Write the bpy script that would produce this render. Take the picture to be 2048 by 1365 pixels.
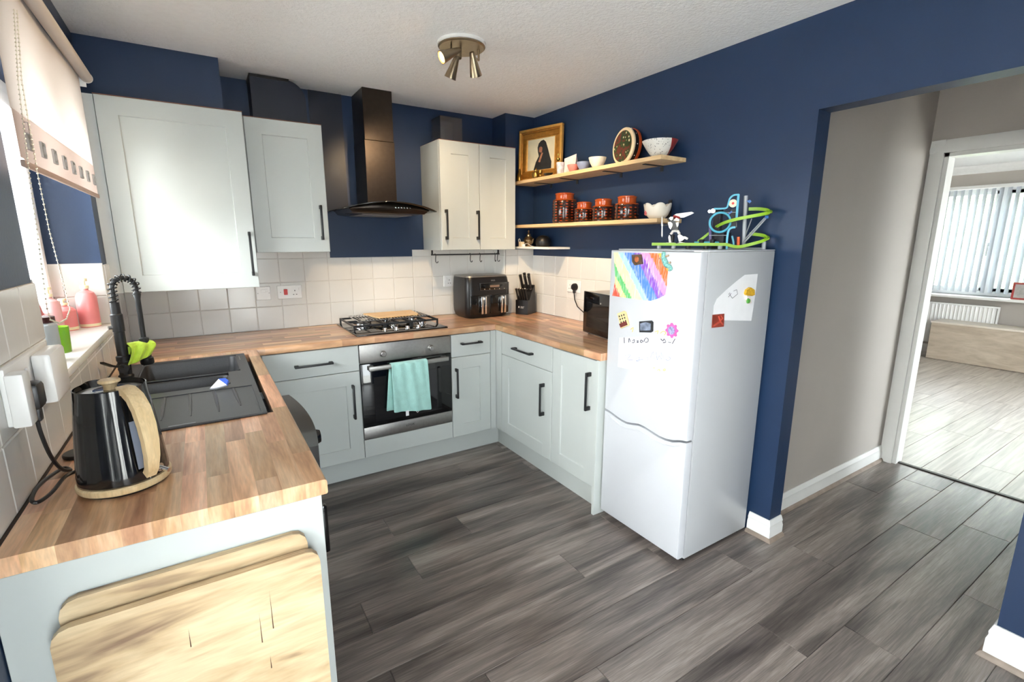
import bpy, bmesh, math, random
from mathutils import Vector, Matrix
random.seed(7)
for o in list(bpy.data.objects): bpy.data.objects.remove(o)
S = bpy.context.scene
COL = S.collection
R = math.radians

# ------------------------------------------------------------------ camera
F_PX, IW, IH = 966.28, 2048, 1365
CAM = Vector((0.389, -3.4345, 1.4714))
CR = (Matrix.Rotation(R(-32.415), 3, 'Z') @ Matrix.Rotation(R(78.332), 3, 'X') @ Matrix.Rotation(R(0.078), 3, 'Z'))
cd = bpy.data.cameras.new('camera'); cd.sensor_width = 36; cd.sensor_fit = 'HORIZONTAL'
cd.lens = F_PX / IW * 36; cd.clip_start = .02
cam = bpy.data.objects.new('camera', cd); COL.objects.link(cam)
cam.matrix_world = Matrix.Translation(CAM) @ CR.to_4x4()
S.camera = cam

# ------------------------------------------------------------------ world, light, exposure
S.view_settings.view_transform = 'Standard'; S.view_settings.look = 'None'
S.view_settings.gamma = 1; S.view_settings.use_curve_mapping = False
S.view_settings.exposure = 2.58
wd = bpy.data.worlds.new('overcast_sky'); S.world = wd; wd.use_nodes = True
bg = wd.node_tree.nodes['Background']; bg.inputs[0].default_value = (0.93, 0.97, 1.0, 1); bg.inputs[1].default_value = 3.7

sun = bpy.data.lights.new('hazy_sun', 'SUN'); sun.energy = 1.0; sun.angle = R(26); sun.color = (1, .98, .95)
sun_o = bpy.data.objects.new('hazy_sun', sun); COL.objects.link(sun_o); sun_o.location = (-4, -4, 4)
sun_o.rotation_euler = Vector((.75, .45, -.22)).to_track_quat('-Z', 'Y').to_euler()
YFRONT = -4.9
def portal(name, loc, sx, sy, direction):
    l = bpy.data.lights.new(name, 'AREA'); l.shape = 'RECTANGLE'; l.size = sx; l.size_y = sy
    l.cycles.is_portal = True
    o = bpy.data.objects.new(name, l); COL.objects.link(o); o.location = loc
    o.rotation_euler = Vector(direction).to_track_quat('-Z', 'Y').to_euler()
portal('kitchen_window_portal', (-.27, -1.09, 1.58), 1.12, 1.0, (1, 0, 0))
portal('patio_door_portal', (-.27, -3.35, 1.075), 1.6, 2.15, (1, 0, 0))
portal('added_kitchen_door_portal', (.65, YFRONT - .13, 1.05), .9, 2.1, (0, 1, 0))
portal('added_lounge_door_portal', (5.9, -4.53, 1.05), 1.8, 2.1, (0, 1, 0))
portal('lounge_window_portal', (8.96, -1.95, 1.47), 2.4, 1.45, (-1, 0, 0))

# ------------------------------------------------------------------ helpers
def ray(px, py):
    return CR @ Vector(((px - IW / 2) / F_PX, -(py - IH / 2) / F_PX, -1))
def P(px, py, ax, val):
    d = ray(px, py); i = 'xyz'.index(ax); t = (val - CAM[i]) / d[i]
    return CAM + d * t
def PP(px, py, pt, n):
    d = ray(px, py); n = Vector(n); t = (Vector(pt) - CAM).dot(n) / d.dot(n)
    return CAM + d * t

class MB:
    def __init__(s): s.v = []; s.f = []; s.m = []
    def add(s, vs, fs, mi=0):
        b = len(s.v); s.v += [tuple(q) for q in vs]; s.f += [[i + b for i in f] for f in fs]; s.m += [mi] * len(fs); return s
    def box(s, x0, x1, y0, y1, z0, z1, mi=0):
        x0, x1 = sorted((x0, x1)); y0, y1 = sorted((y0, y1)); z0, z1 = sorted((z0, z1))
        return s.add([(x, y, z) for z in (z0, z1) for y in (y0, y1) for x in (x0, x1)],
                     [(0, 2, 3, 1), (4, 5, 7, 6), (0, 1, 5, 4), (2, 6, 7, 3), (0, 4, 6, 2), (1, 3, 7, 5)], mi)
    def bm(s, bm, M=None, mi=0):
        if M is not None: bm.transform(M)
        bm.verts.index_update()
        s.add([v.co[:] for v in bm.verts], [[v.index for v in f.verts] for f in bm.faces], mi); bm.free(); return s
    def rbox(s, x0, x1, y0, y1, z0, z1, b=.003, seg=2, M=None, mi=0):
        bm = bmesh.new(); bmesh.ops.create_cube(bm, size=1)
        bm.transform(Matrix.Translation(((x0 + x1) / 2, (y0 + y1) / 2, (z0 + z1) / 2)) @ Matrix.Diagonal((abs(x1 - x0), abs(y1 - y0), abs(z1 - z0), 1)))
        bmesh.ops.bevel(bm, geom=list(bm.edges), offset=b, segments=seg, affect='EDGES', profile=.5)
        return s.bm(bm, M, mi)
    def lathe(s, prof, n=24, c=(0, 0, 0), M=None, mi=0, fn=None):
        vs = []; fs = []
        for (r, z) in prof:
            for k in range(n):
                a = 2 * math.pi * k / n; rr = r * (fn(a, z) if fn else 1)
                q = Vector((rr * math.cos(a), rr * math.sin(a), z))
                vs.append(q)
        for i in range(len(prof) - 1):
            for k in range(n):
                a, b = i * n + k, i * n + (k + 1) % n
                fs.append((a, b, b + n, a + n))
        if prof[0][0] > 1e-6: fs.append(tuple(reversed(range(n))))
        if prof[-1][0] > 1e-6: fs.append(tuple(range((len(prof) - 1) * n, len(prof) * n)))
        if M is not None: vs = [M @ q for q in vs]
        vs = [q + Vector(c) for q in vs]
        return s.add(vs, fs, mi)
    def cyl(s, p0, p1, r0, r1=None, n=14, mi=0):
        p0, p1 = Vector(p0), Vector(p1); r1 = r0 if r1 is None else r1
        d = p1 - p0; q = d.to_track_quat('Z', 'Y').to_matrix()
        return s.lathe([(r0, 0), (r1, d.length)], n, p0, q, mi)
    def tube(s, pts, r, n=8, closed=False, mi=0):
        pts = [Vector(q) for q in pts]; N = len(pts); rs = r if isinstance(r, (list, tuple)) else [r] * N
        vs = []; fs = []; up = None
        for i, q in enumerate(pts):
            a = pts[(i - 1) % N] if (closed or i > 0) else q; b = pts[(i + 1) % N] if (closed or i < N - 1) else q
            t = (b - a).normalized()
            if up is None: up = t.orthogonal().normalized()
            up = (up - t * up.dot(t)); up = up.normalized() if up.length > 1e-6 else t.orthogonal().normalized()
            w = t.cross(up)
            for k in range(n):
                an = 2 * math.pi * k / n; vs.append(q + (up * math.cos(an) + w * math.sin(an)) * rs[i])
        for i in range(N if closed else N - 1):
            for k in range(n):
                a = i * n + k; b = i * n + (k + 1) % n; j = (i + 1) % N
                fs.append((a, b, j * n + (k + 1) % n, j * n + k))
        if not closed: fs += [tuple(reversed(range(n))), tuple(range((N - 1) * n, N * n))]
        return s.add(vs, fs, mi)
    def strip(s, pts, up, w, t, mi=0):
        """rectangular section swept along pts; w along the binormal, t along the in-plane normal"""
        pts = [Vector(q) for q in pts]; N = len(pts); vs = []; fs = []; up = Vector(up).normalized()
        ws = w if isinstance(w, (list, tuple)) else [w] * N
        for i, q in enumerate(pts):
            tn = (pts[min(i + 1, N - 1)] - pts[max(i - 1, 0)]).normalized(); nn = up.cross(tn).normalized()
            for a, b in ((-1, -1), (1, -1), (1, 1), (-1, 1)): vs.append(q + up * a * ws[i] / 2 + nn * b * t / 2)
        for i in range(N - 1):
            for k in range(4):
                a = i * 4 + k; b = i * 4 + (k + 1) % 4; fs.append((a, b, b + 4, a + 4))
        fs += [(3, 2, 1, 0), (N * 4 - 4, N * 4 - 3, N * 4 - 2, N * 4 - 1)]
        return s.add(vs, fs, mi)
    def prism(s, poly, d, mi=0):
        """poly: 3D points of a planar outline, d: extrusion vector"""
        n = len(poly); d = Vector(d); a = [Vector(q) for q in poly]; b = [q + d for q in a]
        return s.add(a + b, [tuple(reversed(range(n))), tuple(range(n, 2 * n))] + [(i, (i + 1) % n, n + (i + 1) % n, n + i) for i in range(n)], mi)
    def loft(s, secs, mi=0, cap=True):
        n = len(secs[0]); vs = [q for sec in secs for q in sec]; fs = []
        for i in range(len(secs) - 1):
            for k in range(n):
                a = i * n + k; b = i * n + (k + 1) % n; fs.append((a, b, b + n, a + n))
        if cap: fs += [tuple(reversed(range(n))), tuple(range((len(secs) - 1) * n, len(secs) * n))]
        return s.add(vs, fs, mi)
    def grid(s, fn, nu, nv, mi=0):
        vs = [fn(i / nu, j / nv) for j in range(nv + 1) for i in range(nu + 1)]
        return s.add(vs, [(j * (nu + 1) + i, j * (nu + 1) + i + 1, (j + 1) * (nu + 1) + i + 1, (j + 1) * (nu + 1) + i) for j in range(nv) for i in range(nu)], mi)

def rr(w, d, r, z, n=5, cx=0, cy=0):
    out = []
    for qx, qy, a0 in ((1, 1, 0), (-1, 1, 90), (-1, -1, 180), (1, -1, 270)):
        for k in range(n + 1):
            a = R(a0 + 90 * k / n); out.append((cx + qx * (w / 2 - r) + r * math.cos(a), cy + qy * (d / 2 - r) + r * math.sin(a), z))
    return out

def mesh_of(name, mb, mats, smooth=True, ang=32):
    me = bpy.data.meshes.new(name); me.from_pydata([tuple(q) for q in mb.v], [], mb.f)
    bm = bmesh.new(); bm.from_mesh(me); bmesh.ops.recalc_face_normals(bm, faces=bm.faces); bm.to_mesh(me); bm.free()
    for m in (mats if isinstance(mats, (list, tuple)) else [mats]): me.materials.append(m)
    me.polygons.foreach_set('material_index', mb.m)
    if smooth:
        me.polygons.foreach_set('use_smooth', [True] * len(me.polygons)); me.set_sharp_from_angle(angle=R(ang))
    me.update(); return me
def tag(o, label, cat, group=None, kind=None):
    o['label'] = label; o['category'] = cat
    if group: o['group'] = group
    if kind: o['kind'] = kind
    return o
def obj(name, mb, mats, parent=None, label=None, smooth=True, ang=32, world=False):
    if world and parent is not None:
        off = parent.location; mb.v = [(a - off.x, b - off.y, c - off.z) for a, b, c in mb.v]
    o = bpy.data.objects.new(name, mesh_of(name, mb, mats, smooth, ang)); COL.objects.link(o)
    if parent is not None: o.parent = parent
    if label: o['label'] = label
    return o
def thing(name, label, cat, loc=(0, 0, 0), rz=0, group=None, rot=None):
    o = bpy.data.objects.new(name, None); o.empty_display_size = .05; COL.objects.link(o); o.location = loc
    o.rotation_euler = rot if rot else (0, 0, R(rz))
    return tag(o, label, cat, group)
def struct(name, mb, mats, label, cat, smooth=False):
    return tag(obj(name, mb, mats, smooth=smooth), label, cat, kind='structure')
def inst(name, me, loc, scale=(1, 1, 1), parent=None, rot=None):
    o = bpy.data.objects.new(name, me); COL.objects.link(o); o.location = loc; o.scale = scale
    if rot: o.rotation_euler = rot
    if parent is not None: o.parent = parent
    return o
def text_mb(txt, size, M, ext=.0002):
    cu = bpy.data.curves.new('txt', 'FONT'); cu.body = txt; cu.size = size; cu.extrude = ext; cu.align_x = 'CENTER'; cu.align_y = 'CENTER'
    cu.resolution_u = 2
    o = bpy.data.objects.new('txt', cu); COL.objects.link(o)
    dg = bpy.context.evaluated_depsgraph_get(); me = bpy.data.meshes.new_from_object(o.evaluated_get(dg))
    mb = MB().add([M @ v.co for v in me.vertices], [list(p.vertices) for p in me.polygons])
    bpy.data.objects.remove(o); return mb
def frame_M(origin, xdir, ydir):
    x = Vector(xdir).normalized(); y = Vector(ydir); y = (y - x * y.dot(x)).normalized(); z = x.cross(y)
    return Matrix(((x.x, y.x, z.x, origin[0]), (x.y, y.y, z.y, origin[1]), (x.z, y.z, z.z, origin[2]), (0, 0, 0, 1)))
def solid(o, t):
    m = o.modifiers.new('thick', 'SOLIDIFY'); m.thickness = t; m.offset = 0; return o
def subs(o, l=1):
    m = o.modifiers.new('sub', 'SUBSURF'); m.levels = l; m.render_levels = l; return o

# ------------------------------------------------------------------ materials
def lin(c):
    return tuple(((q / 255) / 12.92 if q / 255 <= .04045 else ((q / 255 + .055) / 1.055) ** 2.4) for q in c[:3]) + (1,)
def new_mat(name):
    m = bpy.data.materials.new(name); m.use_nodes = True; nt = m.node_tree
    return m, nt, nt.nodes['Principled BSDF'], nt.nodes.new, nt.links.new
def coords(nt, kind='Object'):
    if kind == 'Position': return nt.nodes.new('ShaderNodeNewGeometry').outputs['Position']
    return nt.nodes.new('ShaderNodeTexCoord').outputs[kind]
def PM(name, rgb, rough=.5, metal=0, var=.05, vs=9, bump=0, bs=150, spec=.5, coat=0, trans=0, sheen=0, kind='Object', emit=None, rnd=0):
    m, nt, b, N, L = new_mat(name); co = coords(nt, kind)
    n = N('ShaderNodeTexNoise'); n.inputs['Scale'].default_value = vs; n.inputs['Detail'].default_value = 3; L(co, n.inputs['Vector'])
    mp = N('ShaderNodeMapRange'); mp.inputs[1].default_value = .3; mp.inputs[2].default_value = .7; mp.inputs[3].default_value = 1 - var; mp.inputs[4].default_value = 1 + var
    L(n.outputs['Fac'], mp.inputs[0])
    hs = N('ShaderNodeHueSaturation'); hs.inputs['Color'].default_value = lin(rgb)
    if rnd:
        oi = N('ShaderNodeObjectInfo'); mr = N('ShaderNodeMapRange'); mr.inputs[3].default_value = 1 - rnd; mr.inputs[4].default_value = 1 + rnd
        L(oi.outputs['Random'], mr.inputs[0]); mu = N('ShaderNodeMath'); mu.operation = 'MULTIPLY'; L(mp.outputs[0], mu.inputs[0]); L(mr.outputs[0], mu.inputs[1]); L(mu.outputs[0], hs.inputs['Value'])
    else: L(mp.outputs[0], hs.inputs['Value'])
    L(hs.outputs[0], b.inputs['Base Color'])
    b.inputs['Roughness'].default_value = rough; b.inputs['Metallic'].default_value = metal; b.inputs['Specular IOR Level'].default_value = spec
    b.inputs['Coat Weight'].default_value = coat; b.inputs['Coat Roughness'].default_value = .06; b.inputs['Transmission Weight'].default_value = trans; b.inputs['Sheen Weight'].default_value = sheen
    if bump:
        n2 = N('ShaderNodeTexNoise'); n2.inputs['Scale'].default_value = bs; n2.inputs['Detail'].default_value = 4; L(co, n2.inputs['Vector'])
        bp = N('ShaderNodeBump'); bp.inputs['Strength'].default_value = bump; bp.inputs['Distance'].default_value = .004; L(n2.outputs['Fac'], bp.inputs['Height']); L(bp.outputs[0], b.inputs['Normal'])
    if emit: b.inputs['Emission Color'].default_value = lin(emit[0]); b.inputs['Emission Strength'].default_value = emit[1]
    return m
def ramp(nt, stops, interp='LINEAR'):
    r = nt.nodes.new('ShaderNodeValToRGB'); r.color_ramp.interpolation = interp
    while len(r.color_ramp.elements) < len(stops): r.color_ramp.elements.new(.5)
    for e, (p, c) in zip(r.color_ramp.elements, stops): e.position = p; e.color = lin(c)
    return r
def wood(name, stops, sc=(2, 30, 30), rough=.4, kind='Object', rnd=.25, hue=0, sc2=None, mixf=.5, fine=.12, coat=0, bump=.05, dist=1.2):
    """grain runs along the axis with the smallest scale"""
    m, nt, b, N, L = new_mat(name); co = coords(nt, kind)
    oi = N('ShaderNodeObjectInfo'); mu = N('ShaderNodeMath'); mu.operation = 'MULTIPLY'; mu.inputs[1].default_value = 57.3 if rnd else 0; L(oi.outputs['Random'], mu.inputs[0])
    va = N('ShaderNodeVectorMath'); va.operation = 'ADD'; L(co, va.inputs[0]); L(mu.outputs[0], va.inputs[1])
    def noise(scale, detail, d=0):
        mp = N('ShaderNodeMapping'); mp.inputs['Scale'].default_value = scale; L(va.outputs[0], mp.inputs['Vector'])
        n = N('ShaderNodeTexNoise'); n.inputs['Scale'].default_value = 1; n.inputs['Detail'].default_value = detail; n.inputs['Distortion'].default_value = d; L(mp.outputs[0], n.inputs['Vector']); return n
    n1 = noise(sc, 5, dist); src = n1.outputs['Fac']
    if sc2:
        n2 = noise(sc2, 3, .6); mx = N('ShaderNodeMix'); mx.inputs['Factor'].default_value = mixf; L(n1.outputs['Fac'], mx.inputs['A']); L(n2.outputs['Fac'], mx.inputs['B']); src = mx.outputs['Result']
    r = ramp(nt, stops); L(src, r.inputs[0])
    n3 = noise(tuple(q * 7 for q in sc), 2)
    m3 = N('ShaderNodeMapRange'); m3.inputs[1].default_value = .3; m3.inputs[2].default_value = .7; m3.inputs[3].default_value = 1 - fine; m3.inputs[4].default_value = 1 + fine; L(n3.outputs['Fac'], m3.inputs[0])
    mr = N('ShaderNodeMapRange'); mr.inputs[3].default_value = 1 - rnd; mr.inputs[4].default_value = 1 + rnd * .6; L(oi.outputs['Random'], mr.inputs[0])
    vv = N('ShaderNodeMath'); vv.operation = 'MULTIPLY'; L(m3.outputs[0], vv.inputs[0]); L(mr.outputs[0], vv.inputs[1])
    hs = N('ShaderNodeHueSaturation'); L(r.outputs[0], hs.inputs['Color']); L(vv.outputs[0], hs.inputs['Value'])
    if hue:
        w = N('ShaderNodeTexWhiteNoise'); w.noise_dimensions = '1D'; L(mu.outputs[0], w.inputs['W'])
        mh = N('ShaderNodeMapRange'); mh.inputs[3].default_value = .5 - hue; mh.inputs[4].default_value = .5 + hue; L(w.outputs['Value'], mh.inputs[0]); L(mh.outputs[0], hs.inputs['Hue'])
    L(hs.outputs[0], b.inputs['Base Color']); b.inputs['Roughness'].default_value = rough; b.inputs['Coat Weight'].default_value = coat; b.inputs['Coat Roughness'].default_value = .15
    if bump:
        bp = N('ShaderNodeBump'); bp.inputs['Strength'].default_value = bump; bp.inputs['Distance'].default_value = .002; L(n3.outputs['Fac'], bp.inputs['Height']); L(bp.outputs[0], b.inputs['Normal'])
    return m
def glass_mat(name, tint=(255, 255, 255), refl=.08, rough=.02):
    m, nt, b, N, L = new_mat(name); nt.nodes.remove(b)
    t = N('ShaderNodeBsdfTransparent'); t.inputs[0].default_value = lin(tint); g = N('ShaderNodeBsdfGlossy'); g.inputs['Roughness'].default_value = rough
    lw = N('ShaderNodeLayerWeight'); lw.inputs[0].default_value = .25; mp = N('ShaderNodeMapRange'); mp.inputs[3].default_value = refl; mp.inputs[4].default_value = .8; L(lw.outputs['Fresnel'], mp.inputs[0])
    mx = N('ShaderNodeMixShader'); L(mp.outputs[0], mx.inputs[0]); L(t.outputs[0], mx.inputs[1]); L(g.outputs[0], mx.inputs[2]); L(mx.outputs[0], nt.nodes['Material Output'].inputs[0]); return m
def fabric_mat(name, rgb, tl=.4, sc=600):
    m, nt, b, N, L = new_mat(name); co = coords(nt); n = N('ShaderNodeTexNoise'); n.inputs['Scale'].default_value = sc; L(co, n.inputs[0])
    hs = N('ShaderNodeHueSaturation'); hs.inputs['Color'].default_value = lin(rgb); mp = N('ShaderNodeMapRange'); mp.inputs[3].default_value = .93; mp.inputs[4].default_value = 1.07; L(n.outputs['Fac'], mp.inputs[0]); L(mp.outputs[0], hs.inputs['Value'])
    t = N('ShaderNodeBsdfTranslucent'); L(hs.outputs[0], t.inputs[0]); L(hs.outputs[0], b.inputs['Base Color']); b.inputs['Roughness'].default_value = .8
    mx = N('ShaderNodeMixShader'); mx.inputs[0].default_value = tl; L(b.outputs[0], mx.inputs[1]); L(t.outputs[0], mx.inputs[2]); L(mx.outputs[0], nt.nodes['Material Output'].inputs[0]); return m

M_navy = PM('navy_wall_paint', (29, 51, 83), .42, var=.05, vs=3, bump=.08, bs=90, kind='Position')
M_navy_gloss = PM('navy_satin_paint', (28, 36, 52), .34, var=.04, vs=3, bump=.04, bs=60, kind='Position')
M_ceil = PM('textured_white_ceiling', (248, 248, 248), .8, var=.02, vs=30, bump=.9, bs=75, kind='Position')
M_beige = PM('hall_beige_paint', (184, 177, 170), .6, var=.02, vs=4, bump=.05, bs=90, kind='Position')
M_white = PM('white_gloss_paint', (236, 236, 233), .35, var=.02, bump=.02, bs=60, kind='Position')
M_tile = PM('white_glazed_tile', (221, 220, 216), .16, var=.02, vs=5, bump=.06, bs=25, rnd=.02, kind='Position')
M_grout = PM('white_grout', (206, 202, 196), .85, var=.05, vs=60, kind='Position')
M_cab = PM('pale_sage_cabinet_paint', (194, 199, 196), .42, var=.012, vs=5)
M_carc = PM('white_melamine', (222, 224, 221), .45, var=.02)
M_bare = PM('chipboard_edge', (176, 120, 96), .7, var=.15, vs=120)
M_blk = PM('matt_black_metal', (30, 31, 33), .42, var=.08, vs=20)
M_black = PM('black_gloss_plastic', (14, 14, 15), .14, var=.05, coat=.4)
M_blackm = PM('black_satin_plastic', (22, 22, 24), .35, var=.08, vs=30)
M_glassblk = PM('black_oven_glass', (9, 9, 11), .05, var=.04, spec=.6)
M_steel = PM('brushed_stainless_steel', (160, 158, 155), .42, metal=1, var=.06, vs=60)
M_chrome = PM('polished_chrome', (225, 225, 225), .08, metal=1, var=.02)
M_brass = PM('antique_brass', (150, 118, 62), .3, metal=1, var=.12, vs=40)
M_nickel = PM('brushed_nickel', (158, 142, 118), .3, metal=1, var=.06, vs=50)
M_hoodm = PM('black_brushed_steel', (62, 55, 50), .3, metal=.85, var=.08, vs=40)
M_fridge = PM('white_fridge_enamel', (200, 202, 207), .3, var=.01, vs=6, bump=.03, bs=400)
M_fshade = PM('shaded_fridge_side_enamel', (184, 186, 189), .34, var=.012, vs=6, bump=.03, bs=400)  # shade on the fridge side put into a greyer colour than the door
M_gasket = PM('grey_door_gasket', (150, 152, 155), .6)
M_sink = PM('black_granite_composite', (58, 59, 62), .36, var=.18, vs=300, bump=.05, bs=500)
M_socket = PM('white_socket_plastic', (240, 240, 238), .3, var=.01)
M_red = PM('red_plastic', (205, 40, 34), .35)
M_paper = PM('white_paper', (238, 238, 240), .75, var=.02, vs=20)
M_ink = PM('grey_ink', (58, 58, 78), .7)
M_inkl = PM('faint_violet_ink', (176, 180, 206), .7)
M_inky = PM('faint_yellow_crayon', (232, 204, 110), .7)
M_upvc = PM('white_upvc', (240, 241, 242), .3, var=.01)
M_glass = glass_mat('window_glass', (250, 252, 252), .05)
M_hoodglass = glass_mat('smoked_hood_glass', (92, 96, 98), .1)
M_acryl = glass_mat('clear_acrylic', (246, 247, 249), .05, .1)
M_blind = fabric_mat('blind_fabric', (214, 206, 201), .26)
M_blindb = fabric_mat('blind_hem_fabric', (186, 168, 160), .18)
M_vblind = fabric_mat('vertical_blind_fabric', (196, 200, 208), .18)
ST = [(.25, (160, 110, 78)), (.5, (214, 164, 124)), (.75, (238, 200, 164))]
M_wtx = wood('butcher_block_along_x', ST, (2.2, 26, 5), .33, 'Position', .34, hue=.012, coat=.25, dist=.7)
M_wty = wood('butcher_block_along_y', ST, (26, 2.2, 5), .33, 'Position', .34, hue=.012, coat=.25, dist=.7)
FL = [(.34, (68, 61, 58)), (.45, (102, 93, 88)), (.55, (132, 121, 114)), (.67, (164, 152, 144))]
M_plank = wood('grey_oak_laminate', FL, (1.9, 50, 1), .30, 'Position', .07, sc2=(1.0, 8.5, 1), mixf=.74, fine=.2, coat=.12, dist=2.4)
M_plankl = wood('lounge_oak_laminate', [(.3, (150, 140, 130)), (.7, (196, 188, 178))], (1.4, 30, 1), .32, 'Position', .06, fine=.06, coat=.1)
M_pine = wood('pale_pine_shelf', [(.3, (214, 176, 128)), (.7, (236, 206, 160))], (30, 2, 30), .5, 'Position', 0, fine=.06)
M_board = wood('light_oak_board', [(.36, (128, 102, 80)), (.45, (188, 162, 126)), (.56, (212, 190, 154))], (2, 30, 14), .5, 'Object', .0, sc2=(1.2, 9, 6), mixf=.55, fine=.1, dist=2.2)
M_boarde = PM('board_cut_edge', (186, 168, 118), .7, var=.15, vs=50)
M_bamboo = wood('bamboo_board', [(.3, (214, 170, 116)), (.7, (234, 198, 148))], (3, 40, 40), .5, 'Object', 0, fine=.06)
M_kwood = wood('kettle_light_wood', [(.3, (206, 176, 130)), (.7, (226, 202, 160))], (40, 40, 4), .45, 'Object', 0, fine=.08)
M_bench = wood('washed_oak_bench', [(.3, (168, 152, 134)), (.7, (194, 180, 162))], (30, 2, 10), .55, 'Object', 0, fine=.06)
M_thresh = PM('dark_threshold_bar', (62, 58, 56), .4, metal=.4)
M_beading = PM('grey_oak_beading', (150, 134, 122), .5, var=.15, vs=20)
M_dull = PM('grey_floor_screed', (70, 66, 64), .9, kind='Position')
M_grass = PM('pale_drive_outside', (200, 196, 190), .9, var=.3, vs=3, kind='Position')
M_leaf = PM('hedge_leaves', (150, 176, 126), .8, var=.5, vs=7, bump=.8, bs=14)
M_brick = PM('sun_block_wall_render', (226, 220, 212), .8, var=.08)

# ------------------------------------------------------------------ dimensions
W = 2.649; ZC = 2.394; WT = .91; WB = .872
WY0, WY1, WZ0, WZ1 = -1.66, -.52, 1.09, 2.08      # kitchen window opening
OY0, OY1, OZ = -3.11, -2.28, 2.017                # opening to the hall
DY0, DY1, DZ = -3.00, -2.245, 1.99                # lounge doorway
HX, HX1, HY = 4.2, 4.30, -2.17                    # hall end wall, hall side wall
LX, LY0, LY1, LZ0, LZ1 = 8.66, -3.1, -.80, .80, 2.15
YF = -4.9

# ------------------------------------------------------------------ room shell
b = MB().box(-.25, W + .1, YF - .1, 0, -.09, -.016)
b.box(W + .1, HX + .05, -4.1, HY, -.09, -.016)
floor = struct('floor', b, M_dull, 'dark grey oak laminate floor of kitchen and hall', 'floor')
pl = MB(); ch = .0012
def plank_mesh(name, mat):
    v = [(x, y, z) for z, i in ((0, 0), (1 - .08, 0), (1, 1)) for x, y in ((i * .002, i * .012), (1 - i * .002, i * .012), (1 - i * .002, 1 - i * .012), (i * .002, 1 - i * .012))]
    f = [(3, 2, 1, 0), (8, 9, 10, 11)] + [(r * 4 + k, r * 4 + (k + 1) % 4, r * 4 + 4 + (k + 1) % 4, r * 4 + 4 + k) for r in (0, 1) for k in range(4)]
    return mesh_of(name, MB().add(v, f), mat, False)
me_plank = plank_mesh('plank', M_plank); me_plankl = plank_mesh('plank', M_plankl)
PWID, PLEN = .1885, 1.293
def lay(x0, x1_, y0, y1, parent, me, phase=2.085, hall=False):
    k = math.floor((y0 + 2.57) / PWID)
    while True:
        ya = -2.57 + k * PWID; yb = ya + PWID
        if ya >= y1 - 1e-4: break
        a, c = max(ya, y0), min(yb, y1); x1 = x1_
        if hall and -4.1 < (ya + yb) / 2 < HY + .08: x1 = HX + .05
        off = (phase + (.275 if k % 2 else 0) + (.62 if k % 3 == 0 else 0) * (0 if k in (-1, -2) else 1)) % PLEN
        if k == -1: off = 2.085 % PLEN
        if k == -2: off = 2.36 % PLEN
        xs = off + PLEN * math.floor((x0 - off) / PLEN)
        while xs < x1 - 1e-3:
            xa, xb = max(xs, x0), min(xs + PLEN, x1)
            if xb - xa > .02 and c - a > .01: inst('plank', me, (xa + .0006, a + .0006, -.016), (xb - xa - .0012, c - a - .0012, .016), parent)
            xs += PLEN
        k += 1
lay(.05, W + .05, YF, 0, floor, me_plank, hall=True)
fl2 = struct('floor_lounge', MB().box(HX + .05, LX + .2, -4.4, .1, -.09, -.016), M_dull, 'pale oak laminate floor of the bright room beyond the doorway', 'floor')
lay(HX + .05, LX, -4.4, .1, fl2, me_plankl, 1.1)

struct('ceiling', MB().box(-.25, W + .1, YF - .1, .1, ZC, ZC + .1), M_ceil, 'white textured kitchen ceiling', 'ceiling')
struct('ceiling_hall', MB().box(W + .1, LX + .2, -4.4, .1, ZC, ZC + .1), M_ceil, 'white ceiling over hall and lounge', 'ceiling')
wall_back = struct('wall_back', MB().box(-.25, W + .1, 0, .1, -.09, ZC), M_navy, 'navy painted wall behind the hob, tiled above the worktop', 'wall')
PD0, PD1, PDZ = -4.15, -2.55, 2.15
b = MB()
b.box(-.25, 0, WY1, 0, -.09, ZC).box(-.25, 0, WY0, WY1, -.09, WZ0 - .03).box(-.25, 0, WY0, WY1, WZ1, ZC)
b.box(-.25, 0, PD1, WY0, -.09, ZC).box(-.25, 0, PD0, PD1, PDZ, ZC).box(-.25, 0, YF, PD0, -.09, ZC)
wall_left = struct('wall_left', b, M_navy, 'navy painted window wall, tiled above the worktop', 'wall')
b = MB().box(W, W + .1, OY1, 0, -.09, ZC).box(W, W + .1, OY0, OY1, OZ, ZC).box(W, W + .1, YF, OY0, -.09, ZC)
wall_right = struct('wall_right', b, M_navy, 'navy painted wall with shelves and open doorway to the hall', 'wall')
struct('wall_front', MB().box(-.25, .2, YF - .1, YF, -.09, ZC).box(1.1, W + .1, YF - .1, YF, -.09, ZC).box(.2, 1.1, YF - .1, YF, 2.1, ZC), M_navy, 'navy painted wall facing the hob wall', 'wall')
struct('wall_boxing', MB().box(2.389, W, -.189, 0, -.0, ZC), M_navy, 'navy boxed-in pipe corner beside the shelves', 'wall')
struct('wall_bulkhead', MB().box(0, .572, -.32, 0, 2.131, ZC), M_navy, 'navy boxed bulkhead above the largest wall cabinet', 'wall')
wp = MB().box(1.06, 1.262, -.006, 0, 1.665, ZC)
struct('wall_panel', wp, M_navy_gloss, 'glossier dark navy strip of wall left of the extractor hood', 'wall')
struct('wall_hall', MB().box(W + .1, HX1, HY, HY + .1, -.09, ZC), M_beige, 'plain beige wall of the hall beyond the opening', 'wall')
struct('wall_hall_front', MB().box(W + .1, HX1, -4.2, -4.1, -.09, ZC), M_beige, 'beige hall wall opposite', 'wall')
b = MB().box(HX, HX1, DY1, HY, -.09, ZC).box(HX, HX1, DY0, DY1, DZ, ZC).box(HX, HX1, -4.4, DY0, -.09, ZC).box(HX, HX1, HY + .1, .1, -.09, ZC)
struct('wall_hall_end', b, M_beige, 'beige wall around the white framed doorway', 'wall')
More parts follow.
